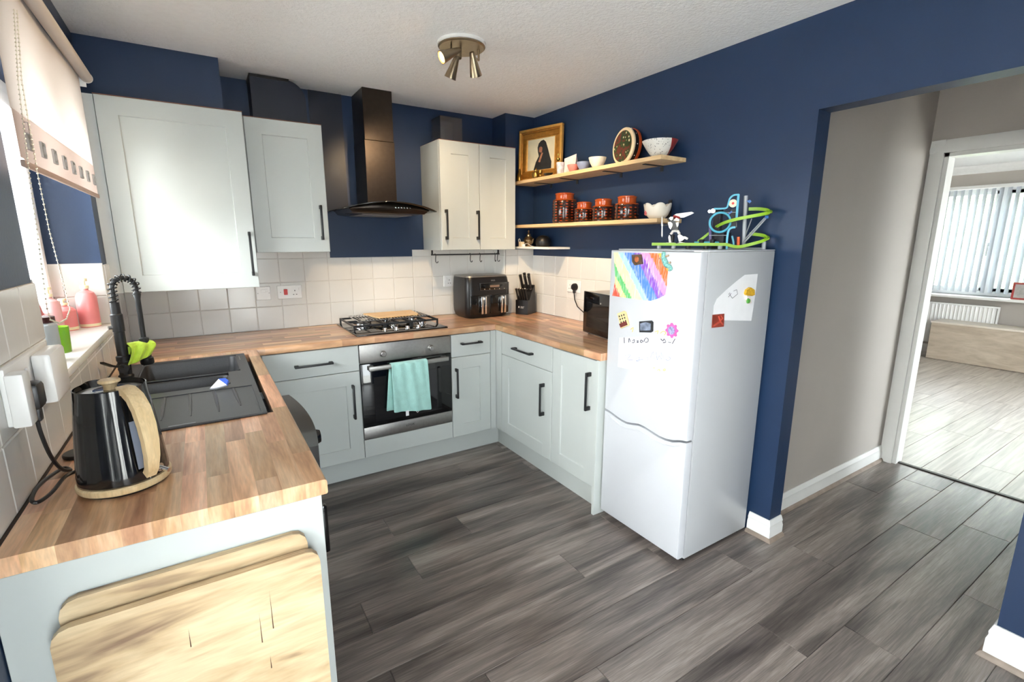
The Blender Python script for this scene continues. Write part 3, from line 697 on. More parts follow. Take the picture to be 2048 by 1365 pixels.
# tap ------------------------------------------------------------------
def make_tap():
    pt = Vector((.075, -.945, 0)); d = Vector((.92, .39, 0)).normalized(); n = Vector((-d.y, d.x, 0))
    t = thing('spring_tap', 'matt black spring-neck kitchen tap with pull-down spray head', 'tap', (pt.x, pt.y, WT + .007))
    q = lambda x, y: PP(x, y, pt, n)
    base = Vector((pt.x, pt.y, WT + .007)); z1 = q(231, 655).z
    col = MB().lathe([(.027, 0), (.027, .008), (.022, .014), (.022, .07), (.025, .072), (.025, .09), (.019, .094), (.0185, z1 - base.z - .02), (.021, z1 - base.z - .018), (.021, z1 - base.z + .05), (.017, z1 - base.z + .055), (.016, z1 - base.z + .10)], 20, base)
    obj('column', col, M_blk, t, world=True)
    top = Vector((pt.x, pt.y, z1 + .10)); head = q(291, 700)
    reach = (Vector((head.x, head.y, 0)) - Vector((pt.x, pt.y, 0))).length; H = q(247, 556).z
    path = [top]
    rad = reach / 2; zc = H - rad
    path += [Vector((pt.x, pt.y, z)) for z in (top.z + (zc - top.z) * .5,)]
    for k in range(0, 13):
        a = math.pi * (1 - k / 12); path.append(Vector((pt.x, pt.y, zc)) + d * (rad + rad * math.cos(a)) + Vector((0, 0, rad * math.sin(a))))
    path.append(path[-1] + Vector((0, 0, -.03)))
    hose = MB().tube(path, .0085, 10); obj('hose', hose, M_blk, t, world=True)
    # spring coil along the hose
    P2 = []; L_ = [0]
    for a, c in zip(path, path[1:]): L_.append(L_[-1] + (c - a).length)
    tot = L_[-1]; N_ = 420; turns = tot / .0165
    for i in range(N_ + 1):
        s = tot * i / N_; k = max(j for j in range(len(L_)) if L_[j] <= s + 1e-9); k = min(k, len(path) - 2)
        c = path[k].lerp(path[k + 1], (s - L_[k]) / (L_[k + 1] - L_[k])); tg = (path[k + 1] - path[k]).normalized(); nn = n; bb = tg.cross(nn)
        an = 2 * math.pi * turns * i / N_; P2.append(c + (nn * math.cos(an) + bb * math.sin(an)) * .0142)
    obj('spring', MB().tube(P2, .0027, 6), M_blk, t, world=True)
    e = path[-1]; hz = head.z
    hd = MB().lathe([(.011, e.z - hz + .01), (.014, e.z - hz), (.010, e.z - hz - .02), (.0095, .055), (.018, .05), (.018, -.03), (.024, -.035), (.025, -.055), (.022, -.062), (0, -.062)][::-1], 18, (e.x, e.y, hz))
    obj('spray_head', hd, M_blk, t, world=True)
    zz = hz + .03; obj('holder_arm', MB().tube([(pt.x, pt.y, zz), (e.x, e.y, zz)], .006, 8), M_blk, t, world=True)
    obj('lever', MB().cyl(base + Vector((0, -.018, .045)), base + Vector((0, -.045, .045)), .019, .018).strip([base + Vector((0, -.036, .05)), base + Vector((-.03, -.085, .07)), base + Vector((-.05, -.13, .095))], (0, 0, 1), .008, .014), M_blk, t, world=True)
    obj('side_button', MB().cyl((pt.x, pt.y, z1 - .0), (pt.x - .03, pt.y - .012, z1), .007), M_steel, t, world=True)
    # lime cloth hung over the holder arm
    rnd = random.Random(2)
    def cf(u, v):
        s = (u * 1.12 - .02) * reach + .012; c = Vector((pt.x, pt.y, zz + .0095)) + d * s
        w = (v - .5) * .21; side = 1 if w > 0 else -1; aw_ = abs(w)
        rad_ = .024
        if aw_ < rad_ * 1.57: off = rad_ * math.sin(aw_ / rad_); dz = -rad_ * (1 - math.cos(aw_ / rad_))
        else: off = rad_ + .004 * math.sin(9 * u + 3 * side) + .1 * (aw_ - .02); dz = -rad_ - (aw_ - rad_ * 1.57)
        off += .006 * math.sin(14 * u + 30 * aw_) * min(1, aw_ / .03)
        return c + n * (side * off) + Vector((0, 0, dz * (1 - .35 * u) )) + d * .012 * math.sin(40 * aw_)
    o = tag(obj('dish_cloth', MB().grid(cf, 14, 22), PM('lime_microfibre', (190, 222, 70), .9, var=.1, vs=60, bump=.4, bs=300, sheen=.3)), 'lime green cloth hung over the black tap arm', 'cloth')
    solid(o, .003); subs(o)
make_tap()

# washing machine ------------------------------------------------------
wm = thing('washing_machine', 'black washing machine with bowed front under the worktop', 'washing machine', (.32, -1.63, 0))
ya, yb, bow = -1.93, -1.33, .026
def bowx(y, base=.628): u = (y - (ya + yb) / 2) / .3; return base + bow * (1 - u * u)
obj('body', MB().rbox(.06, .60, ya, yb, .008, .85, .006), M_blackm, wm, world=True)
ys = [ya + .001 + .598 * k / 14 for k in range(15)]
def bowed(z0, z1, xb, xo): return MB().prism([(xb, yb - .001, z0), (xb, ya + .001, z0)] + [(bowx(y, xo), y, z0) for y in ys], (0, 0, z1 - z0))
obj('control_panel', bowed(.725, .85, .601, .634), M_black, wm, world=True)
obj('front', bowed(.09, .722, .601, .612), M_blackm, wm, world=True)
obj('kick_panel', MB().rbox(.601, .612, ya + .004, yb - .004, .012, .086, .003), M_blackm, wm, world=True)
Mx = Matrix.Rotation(R(90), 3, 'Y')
obj('door', MB().lathe([(0, .032), (.10, .03), (.13, .018), (.165, .012), (.172, -.02), (0, -.02)][::-1], 30, (.636, -1.63, .44), Mx), M_black, wm, world=True)
obj('door_handle', MB().rbox(.642, .664, -1.815, -1.795, .40, .58, .006), M_black, wm, world=True)
obj('dial', MB().lathe([(.026, 0), (.026, .012), (.022, .022), (0, .022)], 22, (bowx(-1.70, .634) - .001, -1.70, .79), Mx), M_black, wm, world=True)

# oven -------------------------------------------------------------------
ox = 1.119; ow = .593; oz0, oz1 = .271, .866
ov = thing('oven', 'stainless steel built-in oven with black glass door', 'oven', (ox + ow / 2, FY, oz0))
o_ = lambda nm, mb, mt, par=None, **k: obj(nm, mb, mt, par or ov, world=(par is None), **k)
o_('body', MB().box(ox + .022, ox + ow - .022, FY + .022, FY + .5, oz0 + .005, oz1 - .006), M_steel, smooth=False)
o_('control_panel', MB().rbox(ox, ox + ow, FY - .004, FY + .02, .753, oz1, .003), M_steel)
dr = o_('door', MB().rbox(ox, ox + ow, FY - .006, FY + .02, .351, .749, .003), M_glassblk)
loc = lambda mb: (setattr(mb, 'v', [(p[0] - ov.location.x, p[1] - ov.location.y, p[2] - ov.location.z) for p in mb.v]), mb)[1]
obj('inner_glass', loc(MB().rbox(ox + .075, ox + ow - .075, FY - .0068, FY - .005, .375, .66, .0005, 1)), PM('dark_oven_window', (24, 25, 27), .04), dr)
obj('handle', loc(MB().rbox(ox + .038, ox + ow - .038, FY - .058, FY - .042, .712, .740, .004).rbox(ox + .04, ox + .075, FY - .044, FY - .006, .714, .738, .003).rbox(ox + ow - .075, ox + ow - .04, FY - .044, FY - .006, .714, .738, .003)), M_steel, dr)
o_('lower_trim', MB().rbox(ox, ox + ow, FY - .004, FY + .02, oz0, .348, .003), M_steel)
for kx in (1.259, 1.572):
    o_('knob', MB().lathe([(.021, 0), (.021, .006), (.017, .008), (.0165, .024), (.014, .027), (0, .027)], 22, (kx, FY - .004, .802), Matrix.Rotation(R(90), 3, 'X')), M_steel)
o_('lettering', text_mb('LOGIK', .02, frame_M((1.415, FY - .0045, .312), (1, 0, 0), (0, 0, 1))), M_blk)
# tea towel over the oven handle
yh, zh = FY - .050, .744
def tf(u, v):
    x = 1.288 + u * .235 - .004 * v
    L1 = .315; Lb = .25; s = v * (L1 + Lb + .03); r = .012
    fold = .006 * math.sin(11 * u + 1.3) * min(1, abs(v - .43) * 5) + .004 * math.sin(23 * u + 5 * v)
    if s < L1: y = yh - r - .004 - fold - .006 * math.sin(3 * v); z = zh - .004 - (L1 - s) - .03 * u * (1 - s / L1) + .012 * (1 - s / L1); x += .018 * (1 - s / L1) * (u)
    elif s < L1 + .03: a = (s - L1) / .03 * math.pi; y = yh - r * math.cos(a) - .003 * math.cos(a); z = zh - .004 + r * math.sin(a) * .7
    else: e = s - L1 - .03; y = yh + r + .004 + fold * .4; z = zh - .004 - e - .05 * (u < .5) * e / Lb; x += -.03 * e / Lb
    return (x, y, z)
tw = tag(obj('tea_towel', MB().grid(tf, 20, 48), PM('mint_waffle_cloth', (172, 220, 212), .9, var=.05, vs=30, sheen=.3, bump=.5, bs=220)), 'mint green ribbed tea towel hanging over the oven handle', 'towel')
solid(tw, .004); subs(tw)
obj('care_label', MB().box(1.365, 1.385, yh - .019, yh - .018, .40, .434), M_paper, tw, smooth=False)
obj('hanging_loop', MB().tube([(1.435, yh - .016, .45), (1.436, yh - .017, .415), (1.443, yh - .017, .408), (1.45, yh - .017, .415), (1.452, yh - .016, .45)], .0018, 6), M_paper, tw)

# hob ---------------------------------------------------------------------
hb = thing('gas_hob', 'black glass gas hob with cast iron pan supports', 'hob', (1.42, -.30, WT))
hx0, hx1, hy0, hy1 = 1.122, 1.716, -.556, -.046; hz = WT + .0005
H_ = lambda nm, mb, mt, **k: obj(nm, mb, mt, hb, world=True, **k)
H_('plate', MB().rbox(hx0, hx1, hy0, hy1, hz, hz + .008, .003), M_black)
for bxx, byy, r in ((1.235, -.255, .058), (1.425, -.16, .036), (1.425, -.33, .03), (1.60, -.20, .042), (1.60, -.39, .032)):
    H_('burner', MB().lathe([(r * 1.1, 0), (r * 1.1, .004), (r * .85, .008), (r * .85, .018), (r * .95, .019), (r * .95, .024)], 28, (bxx, byy, hz + .008)), M_chrome)
    H_('burner_cap', MB().lathe([(r * .93, 0), (r * .9, .006), (r * .7, .009), (0, .009)], 28, (bxx, byy, hz + .032)), M_blackm)
def support(x0, x1, y0, y1):
    m = MB(); s = .006; zt = hz + .048
    for a, c, p, q in ((x0, x1, y0, y0 + s), (x0, x1, y1 - s, y1), (x0, x0 + s, y0, y1), (x1 - s, x1, y0, y1)): m.box(a, c, p, q, zt - .012, zt)
    cx, cy = (x0 + x1) / 2, (y0 + y1) / 2
    for a, c, p, q in ((x0, cx - .025, cy - s / 2, cy + s / 2), (cx + .025, x1, cy - s / 2, cy + s / 2), (cx - s / 2, cx + s / 2, y0, cy - .03), (cx - s / 2, cx + s / 2, cy + .03, y1)): m.box(a, c, p, q, zt - .012, zt + .003)
    for a in (x0, x1 - s):
        for p in (y0, y1 - s): m.box(a - .002, a + s + .002, p - .002, p + s + .002, hz + .008, zt)
    H_('pan_support', m, M_blk, smooth=False)
support(1.14, 1.335, -.43, -.07); support(1.34, 1.51, -.43, -.07); support(1.515, 1.70, -.43, -.07)
for kx in (1.315, 1.388, 1.462, 1.536):
    H_('knob', MB().lathe([(.018, 0), (.018, .004), (.0135, .006), (.0125, .018), (.010, .021), (0, .021)], 20, (kx, -.487, hz + .008)), M_chrome)
# wire rack lying on the pan supports and the board on it
rk = thing('wire_rack', 'chrome wire oven rack lying across the hob', 'rack', (1.43, -.2, hz + .052))
rz0 = hz + .0545; rx0, rx1, ry0, ry1 = 1.20, 1.685, -.325, -.055
m = MB()
for a, c in (((rx0, ry0), (rx1, ry0)), ((rx0, ry1), (rx1, ry1)), ((rx0, ry0), (rx0, ry1)), ((rx1, ry0), (rx1, ry1))): m.cyl((a[0], a[1], rz0), (c[0], c[1], rz0), .0028, n=8)
obj('rim', m, M_chrome, rk, world=True)
wire = mesh_of('wire', MB().cyl((0, ry0, 0), (0, ry1, 0), .0018, n=6), M_chrome)
for k in range(24):
    inst('wire', wire, Vector((rx0 + .02 * (k + 1), 0, rz0 + .003)) - rk.location, parent=rk)
cbd = thing('chopping_board', 'thin pale bamboo chopping board lying on the wire rack', 'chopping board', (1.49, -.19, rz0 + .006))
cbz = rz0 + .0055
mm = MB().prism([(1.30, -.07, cbz), (1.335, -.285, cbz), (1.345, -.295, cbz), (1.61, -.285, cbz), (1.625, -.27, cbz), (1.645, -.075, cbz)][::-1], (0, 0, .008))
obj('board', mm, M_bamboo, cbd, world=True, smooth=False)

# extractor hood -----------------------------------------------------------
hd = thing('extractor_hood', 'black chimney cooker hood with curved glass canopy', 'cooker hood', (1.42, -.2, 1.63))
D_ = lambda nm, mb, mt, **k: obj(nm, mb, mt, hd, world=True, **k)
D_('lower_chimney', MB().rbox(1.323, 1.515, -.252, -.0065, 1.69, 2.09, .002, 1), M_hoodm)
D_('upper_chimney', MB().rbox(1.326, 1.512, -.249, -.0065, 2.0905, ZC - .001, .002, 1), M_hoodm)
def canopy_z(x): u = (x - 1.42) / .3; return 1.706 - .046 * u * u
cv = MB(); NX = 20
def gl(u, v, dz=0):
    x = 1.12 + .6 * u; fr = -.49 + .07 * (2 * u - 1) ** 2
    return (x, -.008 + (fr + .008) * v, canopy_z(x) + dz)
cv.grid(lambda u, v: gl(u, v), NX, 6)
o = D_('glass_canopy', cv, M_hoodglass); solid(o, .006)
bd = MB()
secs = []
for z, x0, x1, y0 in ((1.636, 1.235, 1.585, -.40), (1.642, 1.19, 1.65, -.415), (1.664, 1.165, 1.675, -.432), (1.668, 1.165, 1.675, -.432)):
    secs.append([(x0, -.007, z), (x1, -.007, z), (x1, y0 + .035, z), (x0 + .75 * (x1 - x0), y0 + .008, z), ((x0 + x1) / 2, y0, z), (x0 + .25 * (x1 - x0), y0 + .008, z), (x0, y0 + .035, z)])
arc = lambda k: None
bd.loft(secs)
D_('body', bd, M_hoodm)
fm = MB(); N2 = 16
top = []; bot = []
for k in range(N2 + 1):
    x = 1.165 + .51 * k / N2; u = (x - 1.42) / .255; y = -.432 + .035 * u * u
    top.append((x, y, canopy_z(x) - .006)); bot.append((x, y, 1.660 if canopy_z(x) - .006 > 1.661 else canopy_z(x) - .007))
fm.add(top + bot, [(k, k + 1, N2 + 2 + k, N2 + 1 + k) for k in range(N2)])
solid(D_('front_fascia', fm, M_hoodm), .003)
for k in range(6):
    x = 1.44 + .019 * k; u = (x - 1.42) / .255
    D_('button', MB().lathe([(.0042, 0), (.0042, .003), (0, .004)], 10, (x, -.433 + .035 * u * u - .001, 1.675), Matrix.Rotation(R(90), 3, 'X')), M_chrome)
D_('grease_filter', MB().rbox(1.25, 1.57, -.37, -.06, 1.631, 1.6365, .002, 1), M_steel)

# black duct cover on top of the narrow wall cabinet
pts = [(.725, 2.1285), (1.015, 2.1285), (1.015, 2.29)] + [(.915 + .10 * math.cos(a), 2.285 + .10 * math.sin(a)) for a in [R(10 * k) for k in range(1, 9)]] + [(.91, 2.388), (.725, 2.388)]
dc = thing('duct_cover', 'dark round-shouldered duct cover standing on the narrow wall cabinet', 'duct cover', (.87, -.1, 2.1285))
obj('shell', MB().prism([(x, -.16, z) for x, z in pts], (0, .158, 0)), M_navy_gloss, dc, world=True, ang=40)
obj('lip', MB().prism([(x, -.165, z) for x, z in [(.723, 2.375), (.723, 2.39), (.93, 2.39), (.925, 2.375)]], (0, .16, 0)), M_blackm, dc, world=True)

# hook rail under the two-door cabinet
hr = thing('hook_rail', 'black rail with s-hooks fixed under the two-door wall cabinet', 'hook rail', (2.1, -.27, 1.39))
obj('rail', MB().rbox(1.735, 2.285, -.274, -.264, 1.374, 1.384, .002).box(1.738, 1.748, -.274, -.264, 1.38, 1.4095).box(2.27, 2.28, -.274, -.264, 1.38, 1.4095), M_blk, hr, world=True)
hk = [(0, 0, .012), (0, -.006, .010), (0, -.009, 0), (0, -.006, -.02), (0, -.006, -.04), (0, -.012, -.05), (0, -.022, -.049), (0, -.026, -.04)]
for x, ro in ((1.762, .6), (2.035, .3), (2.115, .2), (2.245, -.2), (2.262, .5)):
    mr = Matrix.Rotation(ro, 3, 'Z')
    obj('hook', MB().tube([Vector((x, -.269, 1.374)) + mr @ Vector(q) for q in hk], .003, 6), M_blk, hr, world=True)
# clear box on the two-door cabinet
ab = thing('clear_box', 'empty clear acrylic display box on the two-door wall cabinet', 'display box', (1.93, -.16, 2.1315))
x0, x1, y0, y1, z0, z1 = 1.85, 2.015, -.225, -.075, 2.1315, 2.30
t_ = .003
obj('panes', MB().box(x0, x1, y0, y0 + t_, z0, z1).box(x0, x1, y1 - t_, y1, z0, z1).box(x0, x0 + t_, y0 + t_, y1 - t_, z0, z1).box(x1 - t_, x1, y0 + t_, y1 - t_, z0, z1).box(x0, x1, y0, y1, z1, z1 + t_), M_acryl, ab, world=True, smooth=False)
obj('base', MB().rbox(x0 + .004, x1 - .004, y0 + .004, y1 - .004, z0, z0 + .006, .001, 1), PM('copper_base', (176, 96, 50), .35, metal=.8), ab, world=True)

# fridge freezer -------------------------------------------------------------
FX, FX1, FA, FB, FZ = 2.087, 2.138, -2.177, -1.663, 1.43
fr = thing('fridge_freezer', 'white fridge freezer with children’s drawings and magnets', 'fridge', (2.36, -1.92, 0))
G_ = lambda nm, mb, mt, **k: obj(nm, mb, mt, fr, world=True, **k)
G_('body', MB().rbox(FX1, W - .03, FA, FB, .02, FZ, .004), M_fshade)
G_('gasket', MB().box(FX1 - .008, FX1, FA + .012, FB - .012, .055, FZ - .01), M_gasket, smooth=False)
wave = [(-1.663, .611), (-1.69, .609), (-1.713, .604), (-1.75, .595), (-1.79, .588), (-1.82, .586), (-1.86, .593), (-1.902, .603), (-1.935, .602), (-1.965, .597), (-2.0, .590), (-2.032, .586), (-2.07, .586), (-2.111, .592), (-2.15, .607), (-2.177, .612)]
def door_prism(pts, x0, x1, e=.008):
    """outline in (y, z), rounded front edge by a lofted inset"""
    cy = sum(p[0] for p in pts) / len(pts); cz = sum(p[1] for p in pts) / len(pts); S_ = []
    hy = max(abs(p[0] - cy) for p in pts); hz_ = max(abs(p[1] - cz) for p in pts)
    for x, k in ((x1, 0), (x0 + e, 0), (x0 + e * .3, .3), (x0, 1)):
        S_.append([(x, cy + (p[0] - cy) * (1 - k * e / hy), cz + (p[1] - cz) * (1 - k * e / hz_)) for p in pts])
    return MB().loft(S_)
G_('upper_door', door_prism([(FB, FZ), (FA, FZ)] + [(y, z + .005) for y, z in reversed(wave)], FX, FX1 - .008), M_fridge, ang=25)
G_('lower_door', door_prism([(y, z - .004) for y, z in wave] + [(FA, .035), (FB, .035)], FX, FX1 - .008), M_fridge, ang=25)
gp = [Vector((FX - .001, y, z - .018 - .012 * math.sin((y + 1.663) / -.514 * math.pi))) for y, z in wave[1:-1]]
G_('handle_lip', MB().tube(gp, [.001] + [.004] * (len(gp) - 2) + [.001], 6), M_fridge)
G_('hinge_cover', MB().rbox(FX + .012, FX1 + .02, FA + .004, FA + .045, FZ, FZ + .006, .002), M_socket)
G_('worktop_trim', MB().rbox(FX1, W - .03, FA, FB, FZ + .0003, FZ + .006, .002), M_fridge)
for y in (FA + .03, FB - .03): G_('foot', MB().cyl((2.16, y, 0), (2.16, y, .022), .016), M_blackm)
for y in (FA + .03, FB - .03): G_('foot', MB().cyl((2.58, y, 0), (2.58, y, .022), .016), M_blackm)

# ceiling light ---------------------------------------------------------------
cl = thing('ceiling_spotlight', 'round brushed metal ceiling light with three cone spot heads', 'ceiling light', (1.545, -1.163, ZC))
C0 = Vector((1.545, -1.163, ZC))
K_ = lambda nm, mb, mt, **k: obj(nm, mb, mt, cl, world=True, **k)
K_('paint_ring', MB().lathe([(.116, 0), (.116, -.012), (.113, -.014), (0, -.014)][::-1], 36, C0), M_white, label='unpainted white ring around the plate')
K_('plate', MB().lathe([(.111, -.0145), (.111, -.019), (.106, -.023), (0, -.023)][::-1], 40, C0), M_nickel)
M_bulb = PM('lit_bulb', (255, 214, 150), .4, emit=((255, 196, 120), 3))
HEADS = [((918, 100), (886, 122), 2.335, 1.12, (-.88, .08, -.46)), ((914, 113), (904, 155), 2.325, None, (-.20, .46, -.95)), ((944, 106), (961, 146), 2.325, None, (.42, .40, -.85))]
stems = [P(902, 92, 'z', 2.37), P(921, 96, 'z', 2.37), P(957, 100, 'z', 2.37)]
heads3 = []
for i, (pa, pb, zz, s_, dr_) in enumerate(HEADS):
    a = P(pa[0], pa[1], 'z', zz); dvec = Vector(dr_).normalized(); Lh = .098
    e = a + dvec * Lh
    K_('stem', MB().cyl((stems[i].x, stems[i].y, ZC - .02), (stems[i].x, stems[i].y, a.z - .0), .005, n=10).tube([(stems[i].x, stems[i].y, a.z), a + dvec * .015], .005, 8), M_nickel)
    q = dvec.to_track_quat('Z', 'Y').to_matrix()
    h = K_('spot_head', MB().lathe([(.010, -.004), (.012, 0), (.0285, Lh), (.0265, Lh), (.012, .02), (0, .02)], 24, a, q), M_nickel)
    bl = MB().lathe([(.0, .045), (.014, .05), (.022, Lh - .006), (.018, Lh - .003), (0, Lh - .002)], 20, a, q)
    bl.v = [(p[0] - C0.x, p[1] - C0.y, p[2] - C0.z) for p in bl.v]
    obj('bulb', bl, M_bulb, h)
    heads3.append((e, dvec))
for i, (e, dvec) in enumerate(heads3):
    sp = bpy.data.lights.new('spot_lamp', 'SPOT'); sp.energy = (8, 9, 13)[i]; sp.color = (1, .72, .42); sp.spot_size = R(78); sp.spot_blend = .8; sp.shadow_soft_size = .024
    so_ = bpy.data.objects.new('spot_lamp', sp); COL.objects.link(so_); so_.location = e + dvec * .004
    aim = (Vector((.2, -1.0, 1.6)), Vector((1.75, 0, 1.5)), Vector((2.6, -.8, 1.6)))[i]
    so_.rotation_euler = ((aim - e) if i else dvec).to_track_quat('-Z', 'Y').to_euler()

# ================================================================== WINDOW DRESSING AND SILL
rb_ = thing('roller_blind', 'pale roller blind with beige hem and square metal eyelets over the sink window', 'blind', (.05, -1.12, 2.15))
BX = .034; by0, by1 = -1.70, -.585
B_ = lambda nm, mb, mt, **k: obj(nm, mb, mt, rb_, world=True, **k)
B_('roller', MB().cyl((.056, by0 - .03, 2.158), (.056, by1 + .035, 2.158), .021, n=24), M_blind)
B_('end_cap', MB().cyl((.056, by1 + .0352, 2.158), (.056, by1 + .043, 2.158), .022, n=24), M_socket)
B_('end_cap', MB().cyl((.056, by0 - .038, 2.158), (.056, by0 - .0302, 2.158), .022, n=24), M_socket)
for y in (by0 - .036, by1 + .04): B_('bracket', MB().box(.0005, .052, y - .002, y + .002, 2.12, 2.19), M_socket)
B_('cloth', MB().grid(lambda u, v: (BX + .003 * math.sin(9 * u), by0 + (by1 - by0) * u, 1.79 + .365 * v), 40, 6), M_blind)
B_('hem', MB().grid(lambda u, v: (BX + .0015, by0 + (by1 - by0) * u, 1.668 + .124 * v + .008 * (u < .03) * (1 - v)), 40, 3), M_blindb)
B_('bottom_bar', MB().rbox(BX - .004, BX + .006, by0 + .012, by1, 1.655, 1.672, .003), PM('taupe_blind_bar', (170, 146, 134), .6))
ey = MB()
e_ = .021
for a, c, p, q in ((-e_, e_, -e_, -e_ + .008), (-e_, e_, e_ - .008, e_), (-e_, -e_ + .008, -e_ + .008, e_ - .008), (e_ - .008, e_, -e_ + .008, e_ - .008)): ey.box(-.002, .004, a, c, p, q)
ey_me = mesh_of('eyelet', ey, M_steel, False)
for k in range(8): inst('eyelet', ey_me, Vector((BX + .003, by0 + .10 + .1365 * k, 1.727)) - rb_.location, parent=rb_)
A_ = [P(x, y, 'x', .05) for x, y in ((28, 20), (36, 160), (57, 336), (74, 459), (94, 618))]
Bq = [P(x, y, 'x', .05) for x, y in ((34, 20), (43, 160), (75, 347), (98, 459), (140, 619))]
lo = [P(101, 640, 'x', .05), P(119, 647, 'x', .05), P(133, 638, 'x', .05)]
chn = A_ + lo + Bq[::-1]
dense = []
for a, c in zip(chn, chn[1:]):
    n_ = max(1, int((c - a).length / .012)); dense += [a.lerp(c, k / n_) for k in range(n_)]
cm = MB()
for q in dense:
    bm_ = bmesh.new(); bmesh.ops.create_icosphere(bm_, subdivisions=1, radius=.0026); cm.bm(bm_, Matrix.Translation(q))
cm.tube(chn, .0007, 4)
B_('bead_chain', cm, PM('pale_bead_chain', (220, 214, 196), .3, metal=.4))
B_('chain_joiner', MB().cyl(A_[1] + Vector((0, -.006, -.10)), A_[1] + Vector((0, -.008, -.13)), .005), M_acryl)

def lathe_thing(name, label, cat, loc, parts, n=28, group=None, rz=0):
    t = thing(name, label, cat, loc, rz, group)
    for nm, prof, mt in parts: obj(nm, MB().lathe(prof, n), mt, t)
    return t
SZ = WZ0
M_pink = PM('coral_pink_ceramic', (226, 134, 134), .3, var=.06); M_pinkl = PM('pale_pink_ceramic', (230, 172, 172), .3, var=.06); M_cream = PM('cream_plastic', (236, 224, 186), .4)
for lab, loc_, r, h, mt in (('tall coral pink soap bottle with cream pump on the window sill', (-.066, -.585, SZ), .038, .165, M_pink), ('squat coral pink soap bottle on the window sill', (-.135, -.655, SZ), .040, .105, M_pink), ('pale pink pump bottle at the back of the window sill', (-.155, -.76, SZ), .034, .15, M_pinkl)):
    lathe_thing('soap_bottle', lab, 'bottle', loc_, [('body', [(r * .96, 0), (r, .006), (r, h * .82), (r * .8, h * .93), (r * .35, h), (r * .35, h * 1.04), (0, h * 1.04)], mt), ('base_band', [(r * 1.004, .004), (r * 1.004, .016)], M_cream),
        ('pump', [(r * .42, h * 1.042), (r * .42, h * 1.12), (.006, h * 1.13), (.006, h * 1.24), (.014, h * 1.24), (.014, h * 1.31), (0, h * 1.32)], M_cream)], group='soap bottles on the sill')
M_redph = PM('red_pattern_card', (196, 96, 92), .5, var=.35, vs=35)
ct = thing('card_stand', 'red and white patterned card propped on the window sill', 'card', (-.118, -1.04, SZ), 0)
obj('card', MB().prism([(.0, -.05, 0), (.0, .05, 0), (-.025, .05, .16), (-.025, -.05, .16)], (.006, 0, .001)), M_paper, ct, smooth=False)
for k in range(3): obj('printed_square', MB().prism([(.0075 - .0078 * (k + .1) * .9, -.03, .012 + .05 * k), (.0075 - .0078 * (k + .1) * .9, .03, .012 + .05 * k), (.0075 - .0078 * (k + .9) * .9, .03, .048 + .05 * k), (.0075 - .0078 * (k + .9) * .9, -.03, .048 + .05 * k)], (.001, 0, 0)), M_redph, ct, smooth=False)
M_lime = PM('lime_green_glass', (150, 205, 60), .12, var=.05, trans=.45)
lathe_thing('glass_tumbler', 'lime green glass tumbler on the window sill', 'glass', (-.062, -1.205, SZ), [('cup', [(.0, .006), (.030, .006), (.033, .09), (.036, .09), (.033, .0), (0, 0)][::-1], M_lime)])
lathe_thing('jar', 'pale grey jar with dark lid on the window sill', 'jar', (-.058, -1.37, SZ), [('body', [(.034, 0), (.036, .01), (.036, .12), (.03, .128), (0, .128)], PM('grey_blue_ceramic', (176, 186, 192), .4)), ('lid', [(.033, .1285), (.033, .146), (.0, .148)], PM('dark_red_lid', (70, 34, 34), .4))])
lathe_thing('plant_pot', 'tiny terracotta pot at the near end of the window sill', 'pot', (-.018, -1.545, SZ), [('pot', [(0, .004), (.018, .004), (.022, .045), (.026, .045), (.026, .035), (.023, .035), (.019, 0), (0, 0)][::-1], PM('orange_terracotta', (206, 150, 96), .7))])

# ================================================================== SOCKETS
def socket(label, origin, u, n, w, h, parts, proj=.009):
    """origin: lower-left corner on the wall seen from the room; u to the right, n into the room"""
    u, n = Vector(u), Vector(n); Z = Vector((0, 0, 1)); o0 = Vector(origin)
    t = thing('wall_socket', label, 'socket', o0)
    M = Matrix(((u.x, Z.x, n.x, 0), (u.y, Z.y, n.y, 0), (u.z, Z.z, n.z, 0), (0, 0, 0, 1)))
    def add(nm, mt, x0, x1, y0, y1, z0, z1, b=.001): obj(nm, MB().rbox(x0, x1, y0, y1, z0, z1, b, 1, M), mt, t)
    add('plate', M_socket, 0, w, 0, h, 0, proj, .003)
    for kind, x in parts:
        if kind == 'switch': add('rocker', M_socket, x, x + .012, h - .036, h - .016, proj, proj + .004)
        if kind == 'redswitch': add('rocker', M_red, x, x + .022, h * .3, h * .72, proj, proj + .004, .002)
        if kind == 'outlet':
            for dx, dy, a, c in ((.014, h * .40 + .012, .004, .009), (.003, h * .28, .008, .004), (.021, h * .28, .008, .004)): add('pin_hole', M_blackm, x + dx, x + dx + a, dy, dy + c, proj - .0005, proj + .0004, .0002)
        if kind == 'fuse': add('fuse_carrier', M_socket, x, x + .03, h * .55, h * .78, proj, proj + .003)
        if kind == 'screw': add('screw', M_steel, x, x + .005, h * .48, h * .53, proj - .001, proj + .0008, .0005)
    return t
wt_ = -.0085
socket('white fused switch on the tiles right of the largest wall cabinet', (.656, wt_, 1.104), (1, 0, 0), (0, -1, 0), .084, .086, [('fuse', .028), ('switch', .055), ('screw', .008), ('screw', .072)])
socket('white cooker switch with red rocker on the hob wall tiles', (.778, wt_, 1.104), (1, 0, 0), (0, -1, 0), .147, .087, [('redswitch', .038), ('outlet', .088), ('switch', .128), ('screw', .016)])
socket('white socket on the tiles behind the air fryer', (1.94, wt_, 1.128), (1, 0, 0), (0, -1, 0), .086, .086, [('outlet', .03), ('switch', .015)])
socket('white double socket on the tiles above the microwave worktop', (W + wt_, -.652, 1.11), (0, -1, 0), (-1, 0, 0), .15, .087, [('outlet', .02), ('outlet', .09), ('switch', .06), ('switch', .125)])
